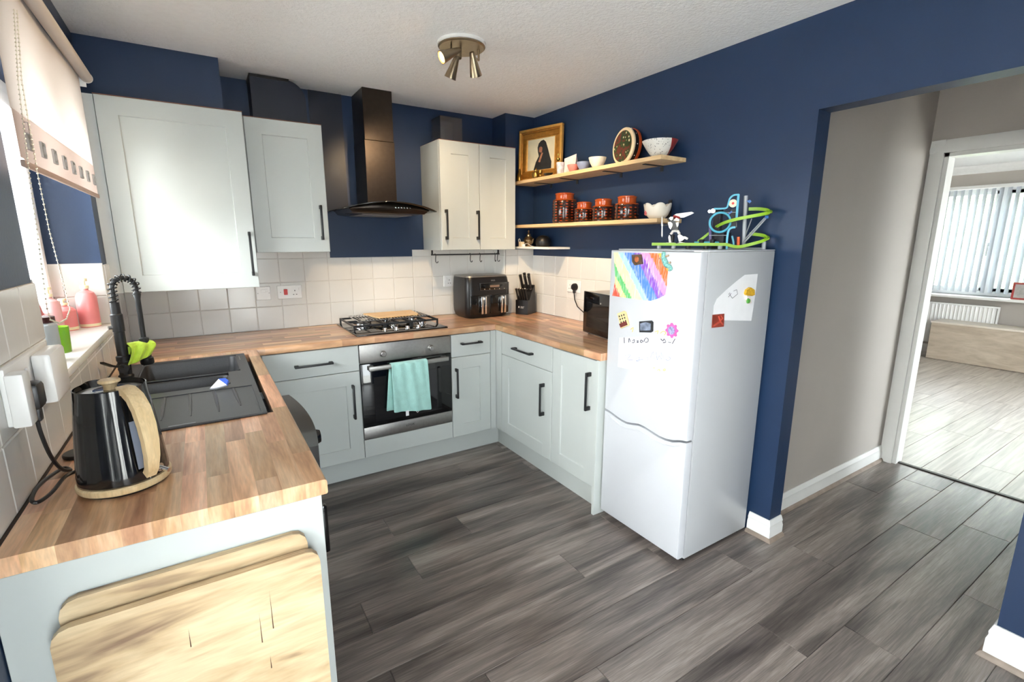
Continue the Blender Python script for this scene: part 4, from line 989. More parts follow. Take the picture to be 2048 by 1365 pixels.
def plug(label, base, n, cable, r=.026, cmat=None):
    n = Vector(n); t = thing('plug', label, 'plug', base)
    b = Vector(base); q = n.to_track_quat('Z', 'Y').to_matrix()
    obj('body', MB().lathe([(r, 0), (r, .016), (r * .8, .026), (0, .028)], 18, (0, 0, 0), q).rbox(-.008, .008, -.008, .008, -.045, -.008, .003, 1, Matrix.Translation(n * .013)), M_blackm, t)
    obj('cable', MB().tube([Vector(c) - b for c in cable], .0038, 7), M_blackm, t); return t
pb = Vector((W - .018, -.752, 1.152))
plug('black plug in the double socket above the microwave worktop', pb, (-1, 0, 0), [pb + Vector(q) for q in ((-.013, 0, -.045), (-.015, -.012, -.09), (-.02, -.05, -.135), (-.018, -.14, -.18), (-.014, -.27, -.19))])

# switched double socket with cover on the window wall
ls = thing('wall_socket', 'white double socket with raised cover on the window wall tiles', 'socket', (.0085, -1.9, 1.1))
obj('plate', MB().rbox(.0085, .02, -2.06, -1.72, 1.085, 1.21, .003), M_socket, ls, world=True)
obj('cover', MB().rbox(.0202, .058, -1.885, -1.745, 1.082, 1.205, .008), M_socket, ls, world=True)
obj('cover_edge', MB().rbox(.0202, .05, -2.075, -2.03, 1.085, 1.20, .004), M_socket, ls, world=True)
obj('rocker', MB().rbox(.0202, .026, -1.935, -1.92, 1.16, 1.185, .002).rbox(.0202, .0255, -1.96, -1.945, 1.165, 1.18, .001), M_socket, ls, world=True)

# kettle ------------------------------------------------------------------
KX, KY, KZ = .183, -2.055, WT + .001
kt = thing('kettle', 'black ribbed kettle with pale wooden handle and base ring', 'kettle', (KX, KY, KZ))
obj('base_plate', MB().lathe([(.08, 0), (.084, .006), (0, .006)], 40), M_blackm, kt)
obj('base_ring', MB().lathe([(.088, .0065), (.09, .01), (.09, .019), (.086, .022), (0, .022)], 48), M_kwood, kt)
def flute(a, z):
    sp_ = math.exp(-(((a - math.atan2(.855, -.52) + math.pi) % (2 * math.pi) - math.pi) / .3) ** 2) * max(0, min(1, (z - .19) / .048)) ** 1.5 * .3
    return 1 + sp_ - (.012 if (int(round(a / (2 * math.pi) * 120)) % 5 == 0 and .045 < z < .19) else 0)
body = [(.080, .0225), (.086, .026), (.0862, .035), (.085, .05), (.082, .085), (.078, .125), (.074, .165), (.070, .2), (.0675, .225), (.0665, .238), (.0645, .239), (.064, .222), (0, .221)]
obj('body', MB().lathe(body, 120, fn=flute), M_black, kt, ang=50)
ld = obj('lid', MB().lathe([(.0635, .2215), (.0625, .227), (.04, .229), (0, .2295)], 40), M_steel, kt)
obj('lid_ring', MB().lathe([(.030, .2292), (.033, .2305), (.030, .231), (.028, .2305)], 36), M_black, ld)
obj('lid_knob', MB().lathe([(.013, .2297), (.012, .236), (.015, .243), (.021, .247), (.021, .251), (.018, .253), (0, .253)], 24), M_kwood, ld)
hdv = Vector((.52, -.855, 0)).normalized(); hs = Vector((0, 0, 1)).cross(hdv)
hp = [(.05, .236), (.075, .236), (.098, .224), (.116, .2), (.127, .165), (.131, .13), (.129, .095), (.120, .062), (.108, .046)]
hpts = []
for i in range(len(hp) - 1):
    for k in range(3): hpts.append((hp[i][0] + (hp[i + 1][0] - hp[i][0]) * k / 3, hp[i][1] + (hp[i + 1][1] - hp[i][1]) * k / 3))
hpts.append(hp[-1])
obj('handle', MB().strip([hdv * r + Vector((0, 0, z)) for r, z in hpts], hs, [.020 + .012 * math.sin(math.pi * min(1, (i + 3) / len(hpts))) for i in range(len(hpts))], .017), M_kwood, kt, ang=50)
obj('handle_inner', MB().strip([hdv * (r - .012) + Vector((0, 0, z - .004)) for r, z in hpts[2:-1]], hs, .016, .008), M_blackm, kt, ang=50)
g0 = hdv * .0785 ; gdir = Vector((0, 0, 1))
obj('water_gauge', MB().strip([hdv * (.0845 - .1 * (z - .05)) + Vector((0, 0, z)) for z in (.055, .09, .13, .165)], hs, .018, .004), PM('grey_gauge_plastic', (120, 126, 140), .2), kt)
sdir = Vector((.80, -.60, 0)).normalized()
obj('switch', MB().cyl(sdir * .083 + Vector((0, 0, .042)), sdir * .092 + Vector((0, 0, .042)), .010).cyl(sdir * .09 + Vector((0, 0, .042)), sdir * .112 + Vector((0, 0, .036)), .005), M_chrome, kt)
mk = Vector((.62, -.785, 0)).normalized(); mu_ = Vector((0, 0, 1)).cross(mk)
obj('power_mark', text_mb('O', .010, frame_M(mk * .0866 + Vector((0, 0, .040)), mu_, (0, 0, 1))), M_socket, kt)
obj('power_mark', text_mb('I', .010, frame_M(mk * .0872 + Vector((0, 0, .026)), mu_, (0, 0, 1))), M_socket, kt)
kc = [(.040, -2.02, 1.085), (.040, -2.015, 1.05), (.042, -1.995, .985), (.05, -1.955, .935), (.065, -1.93, .9175), (.085, -1.945, .9165), (.104, -1.995, .9165)]
lp = [(.10, -1.985, .9165), (.07, -1.92, .9165), (.045, -1.90, .918), (.03, -1.96, .924), (.024, -2.03, .93), (.028, -2.09, .9285), (.04, -2.10, .925), (.052, -2.05, .921), (.062, -1.975, .9235), (.085, -1.955, .9235), (.10, -1.99, .9235)]
def smooth_path(p, k=5):
    p = [Vector(q) for q in p]; out = []
    for i in range(len(p) - 1):
        a, b, c, d = p[max(i - 1, 0)], p[i], p[i + 1], p[min(i + 2, len(p) - 1)]
        for j in range(k):
            t = j / k; out.append(.5 * ((2 * b) + (c - a) * t + (2 * a - 5 * b + 4 * c - d) * t * t + (3 * b - a - 3 * c + d) * t ** 3))
    return out + [p[-1]]
kp = thing('kettle_plug', 'black kettle plug and looping cable on the window wall socket', 'plug', (.0205, -2.02, 1.1))
obj('body', MB().rbox(.0205, .058, -2.026, -1.972, 1.105, 1.165, .010).rbox(.03, .05, -2.012, -1.988, 1.075, 1.11, .004), M_blackm, kp, world=True)
kcs = [(.040, -2.0, 1.085), (.041, -1.998, 1.045), (.046, -1.985, .985), (.053, -1.955, .937), (.062, -1.925, .9185)] + lp[2:]
obj('cable', MB().tube(smooth_path(kcs), .0042, 8), M_blackm, kp, world=True)
lathe_thing('coaster', 'small flat black coaster behind the kettle', 'coaster', (.06, -1.80, WT + .0005), [('disc', [(.035, 0), (.036, .002), (.036, .008), (.034, .01), (0, .01)], M_blackm)])

# air fryer ----------------------------------------------------------------
af = thing('air_fryer', 'large black double-drawer air fryer with steel handles in the worktop corner', 'air fryer', (2.165, -.195, WT + .001), 0)
w, d = .375, .27
secs = [rr(w * a, d * c, .05, z, 6, 0, o) for a, c, z, o in ((.84, .82, .0, .01), (.93, .92, .016, .006), (.985, .985, .045, 0), (1, 1, .09, 0), (1, 1, .20, 0), (.985, .985, .25, .002), (.965, .95, .292, .006), (.95, .93, .302, .008))]
obj('body', MB().loft(secs), M_blackm, af, ang=40)
obj('top_plate', MB().loft([rr(w * .955, d * .94, .05, .3025, 6, 0, .008), rr(w * .945, d * .92, .05, .311, 6, 0, .008), rr(w * .88, d * .85, .045, .314, 6, 0, .008)]), M_steel, af, ang=40)
for s_ in (-1, 1):
    dw = obj('drawer', MB().rbox(s_ * .083 - .081, s_ * .083 + .081, -.139, -.12, .03, .175, .009), M_black, af)
    hx = s_ * .083 + .02
    obj('handle', MB().rbox(hx - .022, hx - .006, -.164, -.150, .035, .165, .004).rbox(hx + .006, hx + .022, -.164, -.150, .035, .165, .004).rbox(hx - .02, hx + .02, -.152, -.138, .135, .16, .003), M_chrome, dw)
pn = obj('control_panel', MB().rbox(-.085, .165, -.1395, -.128, .205, .262, .003), M_black, af)
obj('panel_border', MB().box(-.08, .16, -.1402, -.1394, .2585, .26).box(-.08, .16, -.1402, -.1394, .207, .2085).box(-.08, -.0785, -.1402, -.1394, .207, .26).box(.1585, .16, -.1402, -.1394, .207, .26), PM('dim_grey_print', (92, 92, 94), .5), pn)
obj('display', MB().box(.0, .08, -.1403, -.1394, .228, .243), PM('dim_display', (120, 96, 80), .4), pn)
for k in range(5): obj('touch_key', MB().lathe([(.003, 0), (.003, .001), (0, .001)], 8, (-.045 + .042 * k, -.1395, .215), Matrix.Rotation(R(90), 3, 'X')), PM('key_print', (190, 176, 150), .5), pn)
obj('brand_print', text_mb('NINJA', .013, frame_M((.03, -.1335, .277), (1, 0, 0), (0, 0, 1))), PM('grey_print', (150, 150, 150), .4), af)

# knife block ----------------------------------------------------------------
kb = thing('knife_block', 'black knife block full of black-handled knives', 'knife block', (2.515, -.285, WT + .001), -62); kb.scale = (1.18, 1.18, 1.12)
prof = [(-.055, 0), (.06, 0), (.06, .02), (.045, .20), (.0, .155), (-.03, .10), (-.055, .10)]
obj('block', MB().prism([(-.045, y, z) for y, z in prof], (.09, 0, 0)), M_blackm, kb, smooth=False)
ku = Vector((0, -.35, .93)).normalized()
for i, (x, y, z, L_) in enumerate(((-.028, .015, .165, .115), (0, .02, .17, .105), (.028, .022, .172, .10), (-.014, .04, .19, .10), (.016, .042, .19, .095))):
    a = Vector((x, y, z)); k_ = obj('knife', MB().tube([a - ku * .02, a, a + ku * L_ * .5, a + ku * L_], [.008, .0095, .0085, .0105], 8), M_blackm, kb)
    obj('bolster', MB().cyl(a - ku * .004, a + ku * .006, .0106, n=8), M_steel, k_)
for i in range(5):
    a = Vector((-.034 + .017 * i, -.040, .10)); k_ = obj('steak_knife', MB().tube([a - ku * .01, a, a + ku * .05, a + ku * .088], [.006, .0065, .006, .007], 8), M_blackm, kb)
    obj('end_cap', MB().cyl(a + ku * .088, a + ku * .091, .0066, n=8), M_chrome, k_)
obj('brand_print', MB().box(-.024, -.017, -.0553, -.0549, .045, .057), M_socket, kb, smooth=False)
obj('brand_print', text_mb('Russell', .009, frame_M((.006, -.0552, .054), (1, 0, 0), (0, 0, 1))), M_socket, kb)
obj('brand_print', text_mb('Hobbs', .009, frame_M((.003, -.0552, .046), (1, 0, 0), (0, 0, 1))), M_socket, kb)

# microwave ---------------------------------------------------------------------
mwa = Vector((2.352, -1.172)); mwd = Vector((-.054, -.268)).normalized(); ang_ = math.degrees(math.atan2(mwd.y, mwd.x))
mw = thing('microwave', 'black glass fronted microwave on the worktop beside the fridge', 'microwave', (mwa.x, mwa.y, WT + .001), ang_)
obj('body', MB().rbox(.002, .438, .012, .268, .018, .262, .004), PM('silver_sheet', (196, 190, 180), .35, metal=.6), mw)
obj('front', MB().rbox(0, .44, -.004, .0118, .016, .264, .003), M_glassblk, mw)
obj('window', MB().rbox(.04, .30, -.0046, -.0035, .05, .20, .0005, 1), PM('microwave_window', (20, 21, 22), .04), mw)
obj('lower_trim', MB().box(.002, .438, -.0045, .01, .0125, .0158), M_steel, mw)
obj('logo', MB().lathe([(.005, 0), (.005, .001), (0, .001)], 12, (.20, -.004, .208), Matrix.Rotation(R(90), 3, 'X')), M_chrome, mw)
for x in (.03, .41):
    for y in (.03, .24): obj('foot', MB().cyl((x, y, 0), (x, y, .019), .011), M_blackm, mw)

# boards leaning on the end panel -----------------------------------------------
def leaf(label, x0, x1, h, y, t, lean, cr=.03):
    o = thing('table_leaf', label, 'wooden board', ((x0 + x1) / 2, y, .001), rot=(R(lean), 0, 0))
    w = (x1 - x0) / 2; pts = [(-w, 0), (w, 0), (w, h - cr)] + [(w - cr + cr * math.cos(a), h - cr + cr * math.sin(a)) for a in (R(30), R(60), R(90))] + [(-w + cr + cr * math.cos(a), h - cr + cr * math.sin(a)) for a in (R(90), R(120), R(150), R(180))]
    obj('board', MB().prism([(x, 0, z) for x, z in pts], (0, t, 0)), M_board, o, smooth=False)
    return o
l1 = leaf('wood-effect board leaning against the end panel, half hidden by another board', .088, .53, .800, -2.313, .018, -.3)
l2 = leaf('scratched wood-effect board in front of a second board at the worktop end', .076, .55, .762, -2.343, .018, -.4)
def scr(x, z0, z1): obj('scratch', MB().prism([(x - .0012, -.0004, z0), (x + .0012, -.0004, z0), (x + .0004, -.0004, z1)], (0, .0003, 0)), PM('dark_scratch', (84, 56, 40), .8), l2, smooth=False)
for x, z0, z1 in ((.125, .60, .70), (.10, .575, .655), (-.03, .63, .675), (.112, .50, .535), (.05, .46, .49)): scr(x, z0, z1)

# ================================================================== SHELVES
def shelf(label, y0, y1, z, x0=2.449, th=.022, mt=None):
    t = thing('wall_shelf', label, 'shelf', ((x0 + W) / 2, (y0 + y1) / 2, z - th))
    obj('board', MB().rbox(x0, W - .001, y0, y1, z - th, z, .0015, 1), mt or M_pine, t, world=True); return t
s1 = shelf('upper pine wall shelf carrying bowls and a gilt picture', -1.622, -.192, 1.912)
for y in (-.42, -.72, -1.14, -1.46): obj('bracket', MB().box(2.50, W - .0012, y - .011, y + .011, 1.8865, 1.8898).box(W - .004, W - .0012, y - .011, y + .011, 1.86, 1.8898), M_blk, s1, world=True, smooth=False)
s2 = shelf('lower pine wall shelf carrying brown storage jars', -1.62, -.192, 1.593)
for y in (-.585, -1.535): obj('bracket', MB().box(2.52, W - .0012, y - .012, y + .012, 1.5935, 1.597).box(W - .005, W - .0012, y - .012, y + .012, 1.5935, 1.70), M_blk, s2, world=True, smooth=False)
s3 = shelf('short white wall shelf tucked beside the two-door cabinet', -.66, -.192, 1.432, th=.016, mt=M_white)
ZU, ZL, ZS = 1.9125, 1.5935, 1.4325

# gilt picture
M_gilt = PM('antique_gilt', (186, 132, 58), .35, metal=.55, var=.18, vs=40, bump=.3, bs=200)
M_giltl = PM('bright_gilt_edge', (226, 176, 92), .3, metal=.5, var=.1, vs=40)
pa, pbq = Vector((2.512, -.207, ZU)), Vector((2.613, -.595, ZU)); px_ = (pbq - pa); PWd = px_.length
pf = thing('framed_picture', 'small painting of a dark-robed figure in a gilt frame', 'picture', pa, rot=(0, 0, 0))
Mpf = frame_M(pa, px_, Vector((.03, .01, 1))).to_3x3().to_4x4(); PH = .365
def ringbox(mb, m0, m1, y0, y1):
    for a, c, p, q in ((m0, PWd - m0, m0, m1), (m0, PWd - m0, PH - m1, PH - m0), (m0, m1, m1, PH - m1), (PWd - m1, PWd - m0, m1, PH - m1)):
        mb.rbox(a, c, p, q, y0, y1, .003, 1, Mpf)
    return mb
obj('outer_frame', ringbox(MB(), 0, .018, 0, .028), M_giltl, pf); obj('frame', ringbox(MB(), .0185, .03, 0, .020), M_gilt, pf); obj('frame_slope', ringbox(MB(), .0305, .066, 0, .014), M_gilt, pf); obj('slip', ringbox(MB(), .0665, .074, 0, .011), M_giltl, pf)
obj('canvas', MB().rbox(.07, PWd - .07, .07, PH - .07, 0, .006, .001, 1, Mpf), PM('cream_canvas', (214, 206, 178), .6, var=.08, vs=14), pf)
robe = [(.135, .075), (.30, .075), (.302, .12), (.285, .16), (.265, .215), (.245, .262), (.225, .278), (.20, .275), (.178, .258), (.168, .23), (.172, .20), (.182, .17), (.155, .13)]
obj('painted_robe', MB().prism([Mpf @ Vector((x, z, .0062)) for x, z in robe], Mpf.to_3x3() @ Vector((0, 0, .0006))), PM('dark_robe_paint', (34, 36, 38), .6, var=.2, vs=30), pf, smooth=False)
obj('painted_face', MB().prism([Mpf @ Vector((x, z, .0070)) for x, z in [(.182, .198), (.212, .19), (.214, .225), (.20, .236), (.183, .228)]], Mpf.to_3x3() @ Vector((0, 0, .0003))), PM('warm_skin_paint', (150, 100, 76), .6, var=.3, vs=60), pf, smooth=False)
obj('painted_hand', MB().prism([Mpf @ Vector((x, z, .0070)) for x, z in [(.178, .13), (.195, .125), (.222, .19), (.205, .188)]], Mpf.to_3x3() @ Vector((0, 0, .0003))), PM('warm_hand_paint', (168, 116, 86), .6, var=.3, vs=60), pf, smooth=False)
BR = 'brass ornaments on the upper shelf'
lathe_thing('brass_bell', 'small pear-shaped brass bell at the cabinet end of the upper shelf', 'ornament', (2.476, -.25, ZU), [('body', [(.022, 0), (.024, .008), (.022, .03), (.014, .055), (.008, .075), (.005, .09), (0, .092)], M_brass)], group=BR)
lathe_thing('brass_pot', 'round brass pot in front of the gilt picture', 'ornament', (2.482, -.455, ZU), [('body', [(.012, 0), (.024, .006), (.03, .025), (.026, .042), (.012, .05), (.012, .055), (0, .056)], M_brass), ('finial', [(.004, .0562), (.006, .065), (.002, .075), (0, .076)], M_brass)], group=BR)
lathe_thing('brass_candlestick', 'tall slim brass candlestick beside the gilt picture', 'ornament', (2.535, -.645, ZU), [('body', [(.022, 0), (.024, .006), (.008, .014), (.007, .04), (.011, .05), (.007, .06), (.006, .10), (.012, .108), (.012, .118), (.004, .122), (.004, .15), (0, .152)], M_brass)], group=BR)
lathe_thing('brass_goblet', 'tiny brass goblet next to the round brass pot', 'ornament', (2.478, -.515, ZU), [('body', [(.016, 0), (.016, .004), (.005, .01), (.005, .022), (.016, .03), (.018, .05), (.015, .051), (0, .035)], M_brass)], group=BR)
dh = thing('oval_dish', 'small dark oval dish with gold rim on the upper shelf', 'dish', (2.485, -.60, ZU))
obj('dish', MB().lathe([(.018, 0), (.02, .003), (.036, .02), (.034, .02), (.018, .006), (0, .006)], 28, M=Matrix.Diagonal((.7, 1.25, 1))), M_blackm, dh)
obj('gold_rim', MB().lathe([(.0335, .0203), (.037, .0203), (.037, .022), (.0335, .022)], 28, M=Matrix.Diagonal((.7, 1.25, 1))), M_brass, dh)
M_floral = PM('pastel_print', (222, 214, 216), .5, var=.12, vs=35)
cdv = thing('greeting_card', 'pale folded card with pastel print on the upper shelf', 'card', (2.56, -.76, ZU), 12)
obj('front_leaf', MB().prism([(-.03, .055, 0), (-.03, -.05, 0), (-.02, -.055, .125), (-.02, .045, .105)], (.0015, 0, 0)), M_floral, cdv, smooth=False)
obj('back_leaf', MB().prism([(.03, .055, 0), (.03, -.05, 0), (-.018, -.05, .125), (-.018, .05, .105)], (.0015, 0, 0)), M_floral, cdv, smooth=False)
obj('printed_flower', MB().lathe([(.014, 0), (.014, .0006), (0, .0006)], 10, (-.0285, -.015, .05), Matrix.Rotation(R(-90), 3, 'Y')), PM('green_print', (170, 196, 150), .6), cdv)
mgc = lathe_thing('patterned_beaker', 'pale blue and pink patterned beaker on the upper shelf', 'beaker', (2.505, -.708, ZU), [('cup', [(0, .004), (.018, .004), (.024, .08), (.027, .08), (.021, 0), (0, 0)][::-1], PM('pastel_glaze', (196, 196, 206), .3, var=.3, vs=45))])
def ribbed(a, z): return 1 + .02 * math.sin(z * 900)
def bowl_prof(r0, r1, h, n=14):
    out = [(r0 * .8, 0)]
    for k in range(n + 1): t = k / n; out.append((r0 + (r1 - r0) * math.sin(t * 1.35) / math.sin(1.35), .003 + (h - .003) * t))
    inn = [(r - .004, max(z, .006)) for r, z in reversed(out[1:])]
    return out + inn + [(0, .006)]
for lab, y, r, h, c in (('small pink ribbed bowl on the upper shelf', -.835, .042, .05, (226, 136, 128)), ('small blue ribbed bowl on the upper shelf', -.935, .044, .054, (136, 150, 184)), ('white ribbed bowl with fine rings on the upper shelf', -1.065, .054, .064, (226, 222, 208))):
    t = thing('bowl', lab, 'bowl', (2.515, y, ZU), group='ribbed bowls')
    pr = bowl_prof(r * .5, r, h); obj('bowl', MB().lathe(pr, 32, fn=lambda a, z: 1 + .014 * math.sin(z * 720)), PM('ribbed_glaze', c, .35, var=.06, vs=40), t, ang=60)
# painted drum
M_drumface = None
m_, nt, bb_, N_, L2 = new_mat('painted_drum_face'); vz = N_('ShaderNodeTexVoronoi'); vz.inputs['Scale'].default_value = 42; L2(coords(nt), vz.inputs['Vector'])
nz = N_('ShaderNodeTexNoise'); nz.inputs['Scale'].default_value = 22; L2(coords(nt), nz.inputs['Vector']); ad = N_('ShaderNodeMath'); ad.operation = 'MULTIPLY_ADD'; ad.inputs[1].default_value = .75; L2(vz.outputs['Distance'], ad.inputs[0]); L2(nz.outputs['Fac'], ad.inputs[2])
rp = ramp(nt, [(.0, (222, 206, 178)), (.50, (222, 206, 178)), (.64, (96, 110, 66)), (.72, (40, 62, 36)), (.98, (96, 46, 36))], 'CONSTANT'); L2(ad.outputs[0], rp.inputs[0]); L2(rp.outputs[0], bb_.inputs['Base Color']); bb_.inputs['Roughness'].default_value = .4
M_drumface = m_
dn = Vector((-.97, .16, .05)).normalized(); dmq = dn.to_track_quat('Z', 'Y').to_matrix(); DR = .107
dcx = Vector((2.585, -1.235, ZU + DR * 1.0 + .001))
dm = thing('hand_drum', 'round painted hand drum with studded red-brown rim standing on edge', 'drum', (dcx.x, dcx.y, ZU))
dl = dcx - Vector((dcx.x, dcx.y, ZU))
obj('skin', MB().lathe([(0, .0265), (.088, .0265), (.088, .026), (0, .026)][::-1], 40, dl, dmq), M_drumface, dm)
obj('skin_rim', MB().lathe([(.088, .02), (.088, .027), (.097, .0275), (.1045, .022), (.105, .012), (.09, .012)], 40, dl, dmq), PM('cream_drum_rim', (226, 206, 172), .45), dm)
obj('hoop', MB().lathe([(.094, .0118), (.103, .0118), (.103, -.014), (.094, -.014)], 40, dl, dmq), M_blackm, dm)
obj('back_hoop', MB().lathe([(.0, -.0143), (.105, -.0143), (.1065, -.02), (.105, -.032), (.0, -.032)], 40, dl, dmq), PM('orange_brown_lacquer', (176, 72, 30), .3), dm)
for k in range(10):
    a = 2 * math.pi * k / 10; obj('stud', MB().lathe([(.003, 0), (.003, .001), (0, .0025)], 8, dl + dmq @ Vector((.1032 * math.cos(a), .1032 * math.sin(a), -.002)), (dmq @ Vector((math.cos(a), math.sin(a), 0))).to_track_quat('Z', 'Y').to_matrix()), M_socket, dm)
# big patterned bowl
m_, nt, bb_, N_, L2 = new_mat('patchwork_bowl_glaze'); co = coords(nt); sx = N_('ShaderNodeSeparateXYZ'); L2(co, sx.inputs[0])
at = N_('ShaderNodeMath'); at.operation = 'ARCTAN2'; L2(sx.outputs['Y'], at.inputs[0]); L2(sx.outputs['X'], at.inputs[1])
mp_ = N_('ShaderNodeMapRange'); mp_.inputs[1].default_value = -math.pi; mp_.inputs[2].default_value = math.pi; L2(at.outputs[0], mp_.inputs[0])
zz_ = N_('ShaderNodeMath'); zz_.operation = 'MULTIPLY_ADD'; zz_.inputs[1].default_value = .9; L2(sx.outputs['Z'], zz_.inputs[0]); L2(mp_.outputs[0], zz_.inputs[2])
rp = ramp(nt, [(0, (226, 224, 218)), (.235, (226, 224, 218)), (.30, (150, 48, 46)), (.52, (226, 222, 212)), (.78, (48, 66, 60)), (.90, (226, 224, 218))], 'CONSTANT'); L2(zz_.outputs[0], rp.inputs[0])
vz = N_('ShaderNodeTexVoronoi'); vz.inputs['Scale'].default_value = 90; L2(co, vz.inputs['Vector']); dt = N_('ShaderNodeMath'); dt.operation = 'LESS_THAN'; dt.inputs[1].default_value = .2; L2(vz.outputs['Distance'], dt.inputs[0])
mx_ = N_('ShaderNodeMix'); mx_.data_type = 'RGBA'; mx_.inputs['B'].default_value = lin((90, 90, 100)); L2(dt.outputs[0], mx_.inputs['Factor']); L2(rp.outputs[0], mx_.inputs['A']); L2(mx_.outputs['Result'], bb_.inputs['Base Color']); bb_.inputs['Roughness'].default_value = .3
bw = thing('large_bowl', 'wide white bowl with red and dotted patches at the shelf end', 'bowl', (2.545, -1.525, ZU))
obj('bowl', MB().lathe([(.034, 0), (.036, .006), (.05, .02), (.072, .05), (.092, .085), (.094, .089), (.090, .089), (.068, .052), (.045, .022), (0, .012)], 40), m_, bw, ang=50)

# storage jars
m_, nt, bb_, N_, L2 = new_mat('brown_patterned_glaze'); co = coords(nt); sx = N_('ShaderNodeSeparateXYZ'); L2(co, sx.inputs[0])
at = N_('ShaderNodeMath'); at.operation = 'ARCTAN2'; L2(sx.outputs['Y'], at.inputs[0]); L2(sx.outputs['X'], at.inputs[1])
def mth(op, a, b=None):
    q = N_('ShaderNodeMath'); q.operation = op
    for i, v in enumerate((a, b)):
        if v is None: continue
        if isinstance(v, (int, float)): q.inputs[i].default_value = v
        else: L2(v, q.inputs[i])
    return q.outputs[0]
s1_ = mth('SINE', mth('MULTIPLY', at.outputs[0], 13)); s2_ = mth('SINE', mth('MULTIPLY', sx.outputs['Z'], 2 * math.pi / .036)); 
pt_ = mth('ADD', mth('MULTIPLY', s1_, .45), mth('ABSOLUTE', s2_))
rp = ramp(nt, [(0, (150, 58, 22)), (.18, (122, 46, 20)), (.26, (48, 24, 17)), (1, (36, 19, 15))]); L2(mth('MULTIPLY', mth('ADD', pt_, .2), .6), rp.inputs[0]); L2(rp.outputs[0], bb_.inputs['Base Color']); bb_.inputs['Roughness'].default_value = .16; bb_.inputs['Coat Weight'].default_value = .3
M_jar = m_; M_jarlid = PM('amber_brown_glaze', (160, 70, 24), .18, var=.12, vs=20, coat=.3)
for lab, y, r, h in (('tallest brown patterned storage jar on the lower shelf', -.705, .083, .150), ('small brown patterned storage jar touching the tallest jar', -.912, .064, .082), ('brown patterned storage jar between the small jar and the jar standing apart', -1.093, .068, .088), ('brown patterned storage jar standing apart near the petal bowl', -1.296, .071, .090)):
    k = r / .083; xx = 2.552
    lathe_thing('storage_jar', lab, 'jar', (xx, y, ZL), [('body', [(r * .93, 0), (r * .97, .004), (r * .97, .01), (r, .014), (r, h - .006), (r * .98, h - .001), (r * .7, h), (0, h)], M_jar), ('shoulder_ring', [(r * .965, h + .0003), (r * 1.0, h + .003), (r * .965, h + .006), (r * .8, h + .006)], M_jarlid),
        ('lid', [(r * .74, h + .0065), (r * .76, h + .010), (r * .76, h + .040 * (.6 + .4 * k)), (r * .80, h + .042 * (.6 + .4 * k)), (r * .80, h + .048 * (.6 + .4 * k)), (r * .70, h + .053 * (.6 + .4 * k)), (0, h + .054 * (.6 + .4 * k))], M_jarlid)], 40, 'brown storage jars')
# petal bowl
pbw = thing('petal_bowl', 'white petal-shaped bowl with pink flower motif at the lower shelf end', 'bowl', (2.545, -1.535, ZL))
pb_ = MB(); NP = 60; vs = []; fs = []
lev = [(.026, 0), (.042, .006), (.058, .024), (.068, .048), (.073, .072), (.074, .084)]
for j, (r, z) in enumerate(lev):
    t = j / 5
    for k in range(NP):
        a = 2 * math.pi * k / NP; s_ = abs(math.cos(a * 3 + .4)) ** .7
        vs.append(((r * (1 - .10 * t * (1 - s_))) * math.cos(a), (r * (1 - .10 * t * (1 - s_))) * math.sin(a), z - .024 * t * t * (1 - s_)))
for j in range(5):
    for k in range(NP): fs.append((j * NP + k, j * NP + (k + 1) % NP, (j + 1) * NP + (k + 1) % NP, (j + 1) * NP + k))
fs.append(tuple(range(NP)))
pb_.add(vs, fs); o = obj('bowl', pb_, PM('cream_porcelain', (236, 228, 214), .25, var=.03), pbw, ang=60); solid(o, .004)
fdir = Vector((-.62, .35, 0)).normalized()
for k in range(5):
    a = 2 * math.pi * k / 5; c = fdir * .0645 + Vector((-fdir.y, fdir.x, 0)) * .010 * math.cos(a) + Vector((0, 0, .032 + .009 * math.sin(a)))
    obj('pink_petal', MB().lathe([(.006, 0), (.006, .003), (0, .004)], 10, c, (fdir + Vector((0, 0, -.5))).to_track_quat('Z', 'Y').to_matrix()), PM('pink_glaze', (214, 110, 116), .4), pbw)
# short shelf: silver teapot, charger
tp = lathe_thing('silver_teapot', 'tarnished silver teapot with tall finial on the short white shelf', 'teapot', (2.53, -.30, ZS), [('body', [(.026, 0), (.03, .004), (.022, .012), (.036, .03), (.04, .05), (.03, .068), (.018, .076), (.018, .08), (0, .081)], M_nickel), ('lid', [(.018, .0812), (.016, .09), (.008, .098), (.004, .104), (.008, .112), (.004, .122), (0, .124)], M_nickel)])
obj('handle', MB().tube(smooth_path([(0, .034, .06), (0, .056, .062), (0, .06, .045), (0, .05, .03), (0, .036, .03)]), .003, 6), M_nickel, tp)
obj('spout', MB().tube(smooth_path([(0, -.036, .03), (0, -.052, .036), (0, -.058, .052), (0, -.068, .06)]), [.008] * 5 + [.006] * 6 + [.004] * 5, 8), M_nickel, tp)
lathe_thing('black_dish', 'round black domed pot on the short white shelf', 'pot', (2.575, -.425, ZS), [('body', [(.035, 0), (.05, .006), (.058, .03), (.052, .058), (.035, .076), (.012, .084), (0, .085)], M_blackm)])
chg = thing('phone_charger', 'white plug charger with curled cable on the short white shelf', 'charger', (2.475, -.30, ZS))
obj('body', MB().rbox(-.022, .006, -.016, .026, 0, .036, .004), PM('cream_charger', (222, 206, 176), .4), chg)
obj('usb_plug', MB().rbox(-.018, .0, -.036, -.018, 0, .018, .002).box(-.0186, -.0178, -.030, -.024, .006, .012), M_socket, chg)
